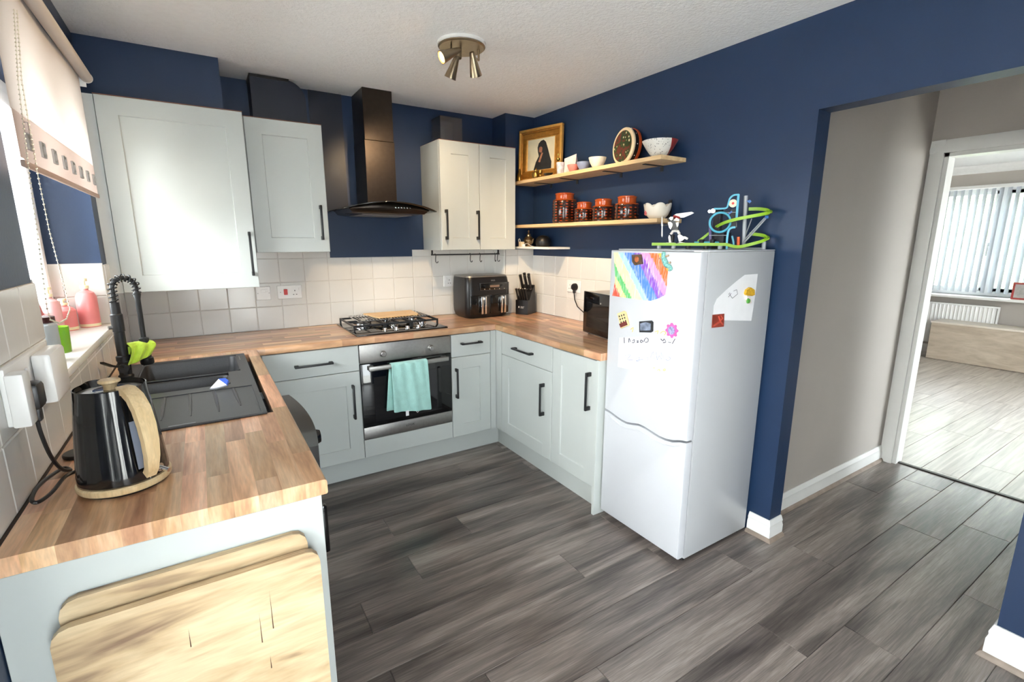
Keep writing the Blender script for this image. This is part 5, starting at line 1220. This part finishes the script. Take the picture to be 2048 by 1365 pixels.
obj('cable', MB().tube(smooth_path([(-.01, .026, .02), (-.01, .04, .035), (-.008, .045, .05), (-.006, .035, .058), (-.004, .028, .04), (0, .04, .01), (0, .05, .002)]), .0016, 6).tube(smooth_path([(-.008, -.036, .01), (-.006, -.05, .022), (-.004, -.08, .02), (0, -.11, .006), (.0, -.15, .002)]), .0016, 6), M_socket, chg)

# ================================================================== FRIDGE TOP TOYS
TPT = Vector((2.44, -1.93, 0)); TN = Vector((.42, .28, 0)).normalized(); TD = Vector((.28, -.42, 0)).normalized()
FT = FZ + .0065
def T_(x, y, dep=0):
    q = PP(x, y, TPT, TN) + TN * dep; q.z = max(q.z, FT + .011); return q
mr_ = thing('marble_run', 'toy marble run with green tracks, turquoise frames and clear struts on the fridge', 'toy', (2.47, -1.97, FT))
M_green = PM('lime_track_plastic', (146, 190, 44), .4); M_turq = PM('turquoise_plastic', (84, 178, 206), .4); M_clear = PM('grey_clear_plastic', (186, 190, 196), .2, var=.05, trans=.3); M_dkp = PM('dark_toy_plastic', (34, 34, 44), .5); M_orange = PM('orange_plastic', (222, 92, 36), .4); M_blue = PM('blue_plastic_toy', (46, 108, 184), .4); M_purp = PM('purple_plastic', (70, 52, 116), .4)
Q_ = lambda nm, mb, mt, **k: obj(nm, mb, mt, mr_, world=True, **k)
def lift(p, z): return Vector((p.x, p.y, z))
def track(pts, w=.026): return MB().strip(pts, (0, 0, 1), .006, w).strip([p + TN * (w / 2) for p in pts], (0, 0, 1), .014, .003).strip([p - TN * (w / 2) for p in pts], (0, 0, 1), .014, .003)
zb = FT + .022
flat = [lift(T_(x, 494), zb) for x in (1304, 1330, 1360, 1390, 1420, 1452)]
Q_('green_track', track(flat), M_green)
Q_('green_track', track(smooth_path([lift(flat[-1], zb), T_(1475, 496, -.02), T_(1500, 489, -.03), T_(1522, 483, -.02), T_(1534, 477, .0), T_(1530, 472, .03), T_(1515, 469, .05), T_(1500, 468, .055)], 4), .022), M_green)
Q_('green_track', track(smooth_path([T_(1434, 453, .03), T_(1446, 447, .0), T_(1470, 440, -.03), T_(1500, 434, -.035), T_(1525, 429, -.02), T_(1539, 425, .0), T_(1536, 420, .03), T_(1520, 417, .05), T_(1498, 417, .055)], 4), .022), M_green)
Q_('green_track', track(smooth_path([T_(1394, 484, .04), T_(1405, 476, .045), T_(1416, 467, .05)], 3), .018), M_green)
for x in (1318, 1347, 1376, 1412, 1440):
    p = T_(x, 494); Q_('foot_bar', MB().cyl((p.x, p.y, FT), (p.x, p.y, zb - .002), .011), M_dkp if x in (1376, 1412) else M_clear)
Q_('turquoise_rail', MB().tube([T_(1388, 485, .02), T_(1446, 485, .02)], .004, 6).tube([T_(1388, 489, .02), T_(1446, 489, .02)], .004, 6), M_turq)
for x in (1403, 1425): p = T_(x, 486, .02); Q_('rail_clip', MB().rbox(p.x - .01, p.x + .01, p.y - .01, p.y + .01, zb + .002, p.z + .016, .002), M_dkp)
cR = T_(1440, 445); Q_('turquoise_ring', MB().tube([cR + TD * .045 * math.cos(a) + Vector((0, 0, .045 * math.sin(a))) for a in [2 * math.pi * k / 28 for k in range(28)]], .0052, 8, True), M_turq)
Q_('turquoise_frame', MB().strip(smooth_path([T_(1428, 418), T_(1446, 417.5), T_(1454, 415), T_(1457, 406), T_(1460, 397), T_(1467, 391), T_(1478, 389.5)], 4), TN, .016, .007).strip([T_(1477, 389), T_(1475, 412), T_(1473, 437)], TN, .016, .010), M_turq)
Q_('turquoise_leg', MB().strip(smooth_path([lift(T_(1453, 503), FT), T_(1454, 480), T_(1457, 462), T_(1463, 456), T_(1471, 455)], 4), TN, .016, .009).strip(smooth_path([lift(T_(1467, 503, .03), FT), T_(1467, 485, .03), T_(1464, 472, .03)], 3), TN, .012, .008), M_turq)
Q_('clear_column', MB().cyl(lift(T_(1487, 500, .02), FT), T_(1492, 391, .02), .009).cyl(T_(1470, 455, .03), T_(1470, 444, .03), .009), M_clear)
Q_('clear_strut', MB().cyl(T_(1532, 437), T_(1488, 486), .0035, n=8).cyl(T_(1529, 436), T_(1485, 484), .0025, n=8).cyl(T_(1504, 437, .03), T_(1490, 474, .03), .0025, n=8), M_clear)
Q_('clear_post', MB().cyl(lift(T_(1527, 503), FT), T_(1528, 484), .009).tube([lift(T_(1452, 505), FT + .004), lift(T_(1529, 505), FT + .004)], .0035, 6).tube([lift(T_(1458, 505, .05), FT + .004), lift(T_(1529, 505, .05), FT + .004)], .0035, 6), M_clear)
pq = T_(1433, 470, .04)
Q_('lift_tower', MB().rbox(-.012, .012, -.018, .018, 0, 1, .002, 1, Matrix.Translation(lift(pq, FT)) @ Matrix.Diagonal((1, 1, T_(1433, 418, .04).z - FT, 1))), M_dkp)
Q_('purple_panel', MB().strip([T_(1420, 485, .03), T_(1419, 440, .03)], TN, .012, .010), M_purp)
Q_('orange_post', MB().cyl(lift(T_(1476, 496), zb - .008), T_(1477, 474), .007), M_orange)
Q_('motor_block', MB().rbox(-.03, .03, -.02, .02, 0, .05, .004, 2, Matrix.Translation(lift(T_(1447, 478, .04), zb + .006))), M_dkp)
Q_('dark_block', MB().strip([T_(1466, 455, .025), T_(1468, 418, .03)], TN, .03, .026), M_dkp)
pg = T_(1466, 407, .002); Q_('target_plate', MB().lathe([(.018, 0), (.018, .003), (0, .003)], 20, pg, (-TN).to_track_quat('Z', 'Y').to_matrix()), M_cream)
Q_('target_dot', MB().lathe([(.006, .0032), (.006, .004), (0, .004)], 12, pg, (-TN).to_track_quat('Z', 'Y').to_matrix()), M_red)
Q_('silver_wheel', MB().lathe([(.010, -.005), (.010, .005)], 16, T_(1426, 422), (-TN).to_track_quat('Z', 'Y').to_matrix()).lathe([(.007, -.005), (.007, .005)], 16, T_(1419, 423), (-TN).to_track_quat('Z', 'Y').to_matrix()), M_chrome)
Q_('cross_rod', MB().cyl(T_(1417, 426), T_(1472, 425), .0018, n=6).cyl(T_(1418, 471), T_(1455, 471), .0018, n=6), M_clear)
Q_('blue_pointer', MB().prism([T_(1456, 428, -.004), T_(1458, 430, -.004), T_(1465, 424, -.004), T_(1463, 422, -.004)], TN * .008).prism([T_(1493, 402, -.004), T_(1499, 407, -.004), T_(1503, 403, -.004), T_(1500, 400, -.004)], TN * .012).cyl(T_(1530, 434), T_(1537, 434), .007), M_blue)

rbt = thing('toy_robot', 'white and black toy robot figure with wing and sword on the green track', 'toy figure', lift(flat[1], zb + .0075))
TPT = Vector((2.335, -1.775, 0))
V_ = lambda nm, mb, mt, **k: obj(nm, mb, mt, rbt, world=True, **k)
M_tw = PM('white_toy_plastic', (226, 220, 214), .35, var=.05); M_tb = PM('black_toy_plastic', (30, 28, 30), .4); M_tr = PM('dark_red_toy_plastic', (150, 40, 36), .4)
U = lambda x, y, dpt=0: T_(1290 + x / 12.41, 400 + y / 12.41, dpt)
z_ = zb + .0075
def slabp(pts, th=.014, dep=0): return MB().prism([U(x, y, dep - th / 2) for x, y in pts], TN * th)
V_('foot', MB().prism([lift(U(515, 1125, -.012), z_), lift(U(740, 1120, -.012), z_), U(735, 1090, -.012), U(650, 1060, -.012), U(590, 1070, -.012)], TN * .024), M_tw)
V_('foot', MB().prism([lift(U(755, 1125, -.022), z_), lift(U(985, 1120, -.022), z_), U(985, 1060, -.022), U(880, 1040, -.022), U(800, 1080, -.022)], TN * .024), M_tw)
V_('shin', slabp([(600, 870), (580, 930), (600, 1075), (660, 1075), (630, 900)]), M_tw); V_('shin', slabp([(870, 850), (815, 890), (850, 1040), (940, 1010), (985, 965), (1050, 995), (1080, 950), (1000, 905), (950, 905)], .018, -.01), M_tw)
V_('thigh', MB().tube([U(640, 860), U(690, 780), U(750, 770)], .007, 8), M_tw); V_('thigh', MB().tube([U(860, 850, -.008), U(820, 780, -.004), U(760, 770)], .007, 8), M_tw)
V_('leg_joint', MB().tube([U(690, 860), U(680, 1060)], .008, 8).tube([U(930, 1000), U(930, 1090)], .008, 8), M_tb)
V_('torso', slabp([(600, 560), (620, 690), (660, 745), (760, 740), (830, 740), (835, 600), (700, 500), (600, 520)], .03), M_tb)
V_('chest_plate', slabp([(580, 560), (610, 690), (650, 740), (700, 650), (700, 590), (640, 550)], .012, -.022), M_steel)
V_('shoulder', slabp([(605, 460), (650, 425), (715, 425), (700, 500), (660, 525)], .03, -.01), M_tw); V_('shoulder', slabp([(720, 520), (790, 445), (870, 490), (855, 535)], .034, -.012), M_tw)
V_('head', slabp([(770, 570), (850, 550), (830, 660), (800, 680)], .022, -.006), M_tw)
V_('wing', slabp([(725, 375), (775, 345), (1160, 295), (1215, 325), (1140, 365), (960, 440), (860, 445), (740, 400)], .006, .004), M_tw)
V_('wing_joint', MB().tube([U(700, 410), U(780, 430), U(860, 460)], .007, 8), M_tr)
V_('arm', MB().tube([U(700, 560), U(640, 500), U(560, 470)], .006, 8).tube([U(600, 610), U(430, 650)], .003, 6), M_tb)
V_('sword', slabp([(435, 400), (418, 440), (412, 600), (405, 625), (415, 660), (410, 890), (428, 935), (445, 890), (440, 660), (452, 625), (440, 600)], .006, -.006), M_tw)

# ================================================================== PAPERS AND MAGNETS ON THE FRIDGE
def sheet(name, label, cat, pts, plane, th, mt, off=.0012, group=None):
    t = thing(name, label, cat, sum((p for p in pts), Vector()) / len(pts), group=group)
    n = Vector(plane); o = obj('sheet' if cat in ('drawing', 'note') else 'tile_body', MB().prism([p + n * off for p in pts], n * th), mt, t, world=True, smooth=False); return t
FN = (-1, 0, 0); SN = (0, -1, 0)
ff = lambda x, y: P(x, y, 'x', FX); fs_ = lambda x, y: P(x, y, 'y', FA)
m_, nt, bb_, N_, L2 = new_mat('rainbow_crayon'); ge = N_('ShaderNodeNewGeometry'); sx = N_('ShaderNodeSeparateXYZ'); L2(ge.outputs['Position'], sx.inputs[0])
dx = mth('MULTIPLY', mth('ADD', sx.outputs['Y'], 1.688), -1 / .00302); dy = mth('MULTIPLY', mth('ADD', sx.outputs['Z'], -1.42), -1 / .00223)
tt = mth('SUBTRACT', mth('MULTIPLY', dx, 95), mth('MULTIPLY', dy, 55))
nz = N_('ShaderNodeTexNoise'); nz.inputs['Scale'].default_value = 1; nz.inputs['Detail'].default_value = 4; mpn = N_('ShaderNodeMapping'); mpn.inputs['Rotation'].default_value = (R(-52), 0, 0); mpn.inputs['Scale'].default_value = (1, 240, 18); L2(ge.outputs['Position'], mpn.inputs[0]); L2(mpn.outputs[0], nz.inputs['Vector'])
fac = mth('ADD', mth('MULTIPLY', mth('ADD', tt, 5000), 1 / 15500), mth('MULTIPLY', mth('ADD', nz.outputs['Fac'], -.5), .10))
rp = ramp(nt, [(0, (226, 84, 56)), (.10, (236, 214, 140)), (.17, (96, 190, 110)), (.245, (232, 232, 170)), (.375, (168, 210, 234)), (.45, (80, 132, 214)), (.575, (140, 84, 196)), (.67, (240, 150, 196)), (.765, (236, 112, 50)), (.87, (240, 196, 70))], 'CONSTANT'); L2(fac, rp.inputs[0])
wm_ = N_('ShaderNodeMapRange'); wm_.inputs[1].default_value = .52; wm_.inputs[2].default_value = .68; wm_.inputs[4].default_value = .75; L2(nz.outputs['Fac'], wm_.inputs[0])
mx_ = N_('ShaderNodeMix'); mx_.data_type = 'RGBA'; mx_.inputs['B'].default_value = lin((240, 240, 240)); L2(wm_.outputs[0], mx_.inputs['Factor']); L2(rp.outputs[0], mx_.inputs['A']); L2(mx_.outputs['Result'], bb_.inputs['Base Color']); bb_.inputs['Roughness'].default_value = .7
sheet('drawing', 'rainbow crayon drawing pinned to the fridge door', 'drawing', [ff(*q) for q in ((1228, 505), (1325, 507), (1337, 530), (1335, 565), (1331, 590), (1318, 597), (1302, 602), (1280, 600), (1225, 592), (1231, 560))], FN, .0004, m_)
nt_ = sheet('note', 'white paper with faint handwriting on the fridge door', 'note', [ff(*q) for q in ((1239, 676), (1351, 670), (1350, 720), (1346, 752), (1338, 756), (1236, 734))], FN, .0004, M_paper)
def scribble(parent, pl, mt, w=.0017):
    mb = MB()
    for line in pl: mb.tube([Vector(q) + Vector((-.0034, 0, 0)) for q in smooth_path([ff(*c) for c in line], 3)], w, 4)
    obj('handwriting', mb, mt, parent, world=True)
c4 = lambda x, y: (1180 + x / 4.016, 480 + y / 4.016)
scribble(nt_, [[c4(*q) for q in s_] for s_ in ([(278, 785), (280, 830)], [(315, 825), (318, 790), (330, 820)], [(345, 812), (360, 800), (358, 825), (342, 825)], [(375, 812), (392, 810), (380, 825), (395, 822)], [(410, 805), (425, 810), (420, 825), (408, 820), (412, 806)], [(435, 820), (450, 790), (470, 795), (468, 820), (448, 822)], [(572, 795), (590, 812), (600, 795), (612, 822), (590, 826)], [(632, 822), (655, 826)], [(665, 835), (687, 795)])], M_ink)
scribble(nt_, [[c4(*q) for q in s_] for s_ in ([(285, 930), (330, 925), (305, 960), (345, 965)], [(370, 955), (400, 945), (395, 975), (375, 970), (430, 960)], [(440, 950), (470, 945), (462, 970)], [(490, 945), (512, 900), (520, 960)], [(535, 900), (545, 965), (560, 930), (580, 960), (575, 905), (600, 960)], [(610, 945), (635, 940), (650, 955), (630, 970), (612, 960)])], M_inkl)
scribble(nt_, [[c4(*q) for q in s_] for s_ in ([(510, 1030), (525, 1030)], [(545, 1050), (560, 1040), (565, 1055)], [(590, 1045), (605, 1035), (608, 1050), (592, 1050)], [(525, 740), (550, 730), (545, 755)], [(570, 750), (590, 735), (612, 745), (600, 765)], [(330, 720), (350, 705), (345, 740)])], M_inky)
np_ = sheet('note', 'white paper with a small pencil doodle on the fridge side', 'note', [fs_(*q) for q in ((1515, 548), (1489, 550), (1472, 563), (1452, 580), (1433, 598), (1427, 612), (1425, 634), (1445, 641), (1502, 642), (1510, 590))][::-1], SN, .0004, M_paper)
mb = MB()
for s_ in ([(1120, 440), (1140, 470), (1182, 435), (1175, 400), (1150, 412)], [(1108, 460), (1130, 430)], [(1120, 425), (1110, 440)]): mb.tube([fs_(1180 + x / 4.016, 480 + y / 4.016) + Vector((0, -.0019, 0)) for x, y in s_], .001, 4)
obj('doodle', mb, M_ink, np_, world=True)
MG = 'fridge magnets'
def magnet(name, label, pts, n, th, mt): return sheet(name, label, 'magnet', pts, n, th, mt, .0016, MG)
mg = magnet('magnet', 'square brown magnet on the rainbow drawing', [ff(*q) for q in ((1266, 510), (1284, 509), (1287, 528), (1272, 531), (1267, 524))], FN, .008, PM('brown_resin', (84, 62, 44), .5, var=.3, vs=120))
obj('sun_relief', MB().lathe([(.014, 0), (.010, .004), (0, .006)], 12, ff(1276, 519) + Vector((-.0098, 0, 0)) - mg.location, Matrix.Rotation(R(-90), 3, 'Y')), PM('copper_relief', (176, 96, 52), .5, var=.3, vs=150), mg)
gk = thing('magnet', 'colourful mosaic lizard magnet at the corner of the rainbow drawing', 'magnet', ff(1335, 525), group=MG)
gpth = [c4(*q) for q in ((605, 95), (600, 130), (610, 170), (630, 205), (650, 215), (662, 235), (650, 245), (640, 243))]
obj('body', MB().tube([p + Vector((-.0085, 0, 0)) for p in smooth_path([ff(*q) for q in gpth], 3)], [.006, .008, .009, .009, .010, .011, .0115, .012, .012, .012, .0115, .010, .009, .008, .007, .006, .005, .0045, .004, .0035, .003, .0025], 8), PM('mosaic_glaze', (120, 176, 170), .35, var=.6, vs=140), gk, world=True)
obj('leg', MB().tube([ff(*c4(*q)) + Vector((-.006, 0, 0)) for q in ((565, 150), (600, 140), (640, 125))], .004, 6).tube([ff(*c4(*q)) + Vector((-.006, 0, 0)) for q in ((598, 205), (630, 195), (655, 180))], .004, 6), PM('mosaic_leg', (190, 160, 130), .4, var=.5, vs=120), gk, world=True)
mg = magnet('magnet', 'cream house-front magnet with dark windows on the fridge door', [ff(*c4(*q)) for q in ((228, 592), (280, 570), (295, 580), (322, 685), (255, 712))], FN, .006, PM('cream_resin', (226, 204, 150), .5, var=.08, vs=60))
wb = MB()
for r_ in range(3):
    for c_ in range(3):
        x, y = 240 + 18 * c_ + 7 * r_, 608 + 24 * r_ - 6 * c_
        p = [ff(*c4(*q)) + Vector((-.0078, 0, 0)) for q in ((x, y), (x + 8, y - 2), (x + 11, y + 12), (x + 3, y + 14))]; wb.prism(p, (-.0006, 0, 0))
obj('window', wb, M_tb, mg, world=True); p = [ff(*c4(*q)) + Vector((-.0078, 0, 0)) for q in ((243, 675), (300, 650), (312, 682), (255, 705))]
obj('shop_front', MB().prism(p, (-.0008, 0, 0)), PM('dark_red_resin', (110, 44, 40), .5, var=.3, vs=80), mg, world=True)
mg = magnet('magnet', 'dark photo magnet with arched picture on the fridge door', [ff(*c4(*q)) for q in ((404, 655), (500, 648), (512, 660), (510, 735), (495, 744), (405, 742))], FN, .006, PM('charcoal_resin', (40, 42, 46), .5, var=.3, vs=60))
obj('picture', MB().prism([ff(*c4(*q)) + Vector((-.0078, 0, 0)) for q in ((412, 672), (455, 660), (498, 672), (496, 726), (414, 728))], (-.0006, 0, 0)), PM('blue_picture_print', (120, 130, 150), .4, var=.5, vs=40), mg, world=True)
fl_ = thing('magnet', 'round pink star-edged magnet on the fridge door', 'magnet', ff(*c4(662, 728)), group=MG)
c0 = ff(*c4(662, 728)); rim = []
for k in range(32): a = 2 * math.pi * k / 32; r = .033 if k % 4 in (0, 1) else .026; rim.append(c0 + Vector((-.0016, -r * math.cos(a), r * math.sin(a))))
obj('rim', MB().prism(rim, (-.005, 0, 0)), PM('pink_resin', (208, 96, 168), .4, var=.15, vs=90), fl_, world=True)
obj('centre', MB().lathe([(.018, 0), (.018, .0015), (0, .0015)], 18, Vector((-.0068, 0, 0)), Matrix.Rotation(R(-90), 3, 'Y')), PM('mixed_print', (150, 150, 190), .4, var=.5, vs=90), fl_)
mg = magnet('magnet', 'red ribbon picture magnet on the fridge side', [fs_(*c4(*q)) for q in ((980, 602), (1072, 593), (1068, 697), (974, 706))][::-1], SN, .003, PM('brown_red_print', (150, 62, 48), .4, var=.3, vs=25))
obj('ribbon_print', MB().tube([fs_(*c4(*q)) + Vector((0, -.005, 0)) for q in ((985, 690), (1030, 660), (1055, 630), (1045, 605), (1025, 615), (1035, 650), (1058, 680))], .004, 6), PM('ribbon_red', (186, 76, 60), .4), mg, world=True)
ms = thing('magnet', 'small yellow-topped toy magnet holding the note on the fridge side', 'magnet', fs_(*c4(1266, 440)), group=MG)
obj('yellow_top', MB().prism([fs_(*c4(*q)) + Vector((0, -.0018, 0)) for q in ((1232, 430), (1240, 400), (1270, 380), (1300, 400), (1302, 440), (1280, 450), (1240, 445))][::-1], (0, -.012, 0)), PM('mustard_toy', (214, 168, 40), .45, var=.2, vs=90), ms, world=True)
obj('stalk', MB().prism([fs_(*c4(*q)) + Vector((0, -.0018, 0)) for q in ((1242, 446), (1270, 450), (1280, 505), (1262, 512), (1240, 480))][::-1], (0, -.010, 0)), PM('white_toy', (232, 222, 214), .45), ms, world=True)
obj('green_foot', MB().lathe([(.012, 0), (.010, .006), (0, .009)], 14, fs_(*c4(1248, 489)) + Vector((0, -.012, 0)) - ms.location, Matrix.Rotation(R(90), 3, 'X')), PM('green_toy', (80, 150, 60), .45), ms)

# ================================================================== LOUNGE
vb = thing('vertical_blind', 'white vertical blind with tilted slats over the lounge window', 'blind', (LX - .05, -1.95, 2.1))
obj('head_rail', MB().rbox(LX - .075, LX - .03, LY0, LY1 + .02, 2.115, 2.155, .004), M_socket, vb, world=True)
sl = mesh_of('slat', MB().grid(lambda u, v: ((u - .5) * .089, .004 * math.sin(math.pi * u), -1.265 + 1.265 * v), 3, 2), M_vblind)
y = LY1 - .03; k = 0
while y > LY0 + .02:
    inst('slat', sl, Vector((LX - .052, y, 2.112)) - vb.location, parent=vb, rot=(0, 0, R(38)))
    y -= .072; k += 1
rd = thing('radiator', 'white panel radiator under the lounge window', 'radiator', (8.59, -1.1, .15))
ry0_, ry1_ = -1.68, -.45
pr = [];
n_ = 30
for k in range(n_ + 1):
    yy = ry0_ + .02 + (ry1_ - ry0_ - .04) * k / n_
    for dx_, dyy in ((0, .0), (.008, .006), (.008, .026), (0, .032)):
        if yy + dyy < ry1_ - .015: pr.append((8.552 + dx_, yy + dyy))
obj('panel', MB().prism([(8.58, ry1_ - .02, .15), (8.58, ry0_ + .02, .15)] + [(x, y_, .15) for x, y_ in pr], (0, 0, .53)), M_socket, rd, world=True, smooth=False)
obj('top_grille', MB().rbox(8.545, 8.60, ry0_, ry1_, .672, .69, .003), M_socket, rd, world=True)
for y_ in (ry0_, ry1_ - .012): obj('side_cover', MB().rbox(8.545, 8.60, y_, y_ + .012, .15, .671, .003), M_socket, rd, world=True)
obj('bracket', MB().box(8.58, LX - .02, ry0_ + .2, ry0_ + .24, .2, .6).box(8.58, LX - .02, ry1_ - .24, ry1_ - .2, .2, .6), M_socket, rd, world=True)
for y_ in (ry0_ + .03, ry1_ - .03): obj('pipe', MB().cyl((8.57, y_, 0), (8.57, y_, .16), .008), M_socket, rd, world=True)
bn = thing('storage_bench', 'washed oak storage bench with pale top in front of the radiator', 'bench', (8.35, -1.62, 0))
bsx = [(8.176, 8.53)]
obj('front', MB().rbox(8.176, 8.20, -2.075, -1.165, .005, .462, .002, 1), M_bench, bn, world=True)
obj('side', MB().rbox(8.2005, 8.53, -1.187, -1.165, .005, .462, .002, 1), M_bench, bn, world=True); obj('side', MB().rbox(8.2005, 8.53, -2.075, -2.053, .005, .462, .002, 1), M_bench, bn, world=True)
obj('back', MB().rbox(8.508, 8.53, -2.0525, -1.1875, .005, .462, .002, 1), M_bench, bn, world=True)
obj('top', MB().rbox(8.17, 8.535, -2.08, -1.16, .4625, .484, .002, 1), PM('pale_bench_top', (216, 206, 192), .45), bn, world=True)
pf2 = thing('photo_frame', 'red edged photo frame on the lounge window sill', 'photo frame', (8.53, -1.86, LZ0))
obj('frame', MB().box(8.525, 8.54, -1.97, -1.76, LZ0 + .0, LZ0 + .02).box(8.525, 8.54, -1.97, -1.76, LZ0 + .18, LZ0 + .20).box(8.525, 8.54, -1.78, -1.76, LZ0 + .02, LZ0 + .18).box(8.525, 8.54, -1.97, -1.95, LZ0 + .02, LZ0 + .18), PM('red_wood_frame', (170, 70, 66), .5), pf2, world=True, smooth=False)
obj('photo', MB().box(8.53, 8.538, -1.95, -1.78, LZ0 + .02, LZ0 + .18), PM('grey_photo', (176, 172, 168), .5, var=.2, vs=20), pf2, world=True, smooth=False)
lc = thing('wooden_chair', 'reddish wooden chair edge showing beside the doorway frame', 'chair', (8.1, -.835, 0))
M_mah = PM('reddish_wood', (120, 62, 48), .4, var=.2, vs=15)
for x_, y_ in ((7.92, -1.035), (7.92, -.635), (8.32, -1.035), (8.32, -.635)): obj('leg', MB().rbox(x_ - .02, x_ + .02, y_ - .02, y_ + .02, 0, .43 if x_ < 8 else .62, .004), M_mah, lc, world=True)
obj('seat', MB().rbox(7.89, 8.35, -1.065, -.605, .4305, .46, .006), M_paper, lc, world=True)
obj('backrest', MB().rbox(8.305, 8.335, -1.055, -.615, .621, .70, .004), M_mah, lc, world=True)
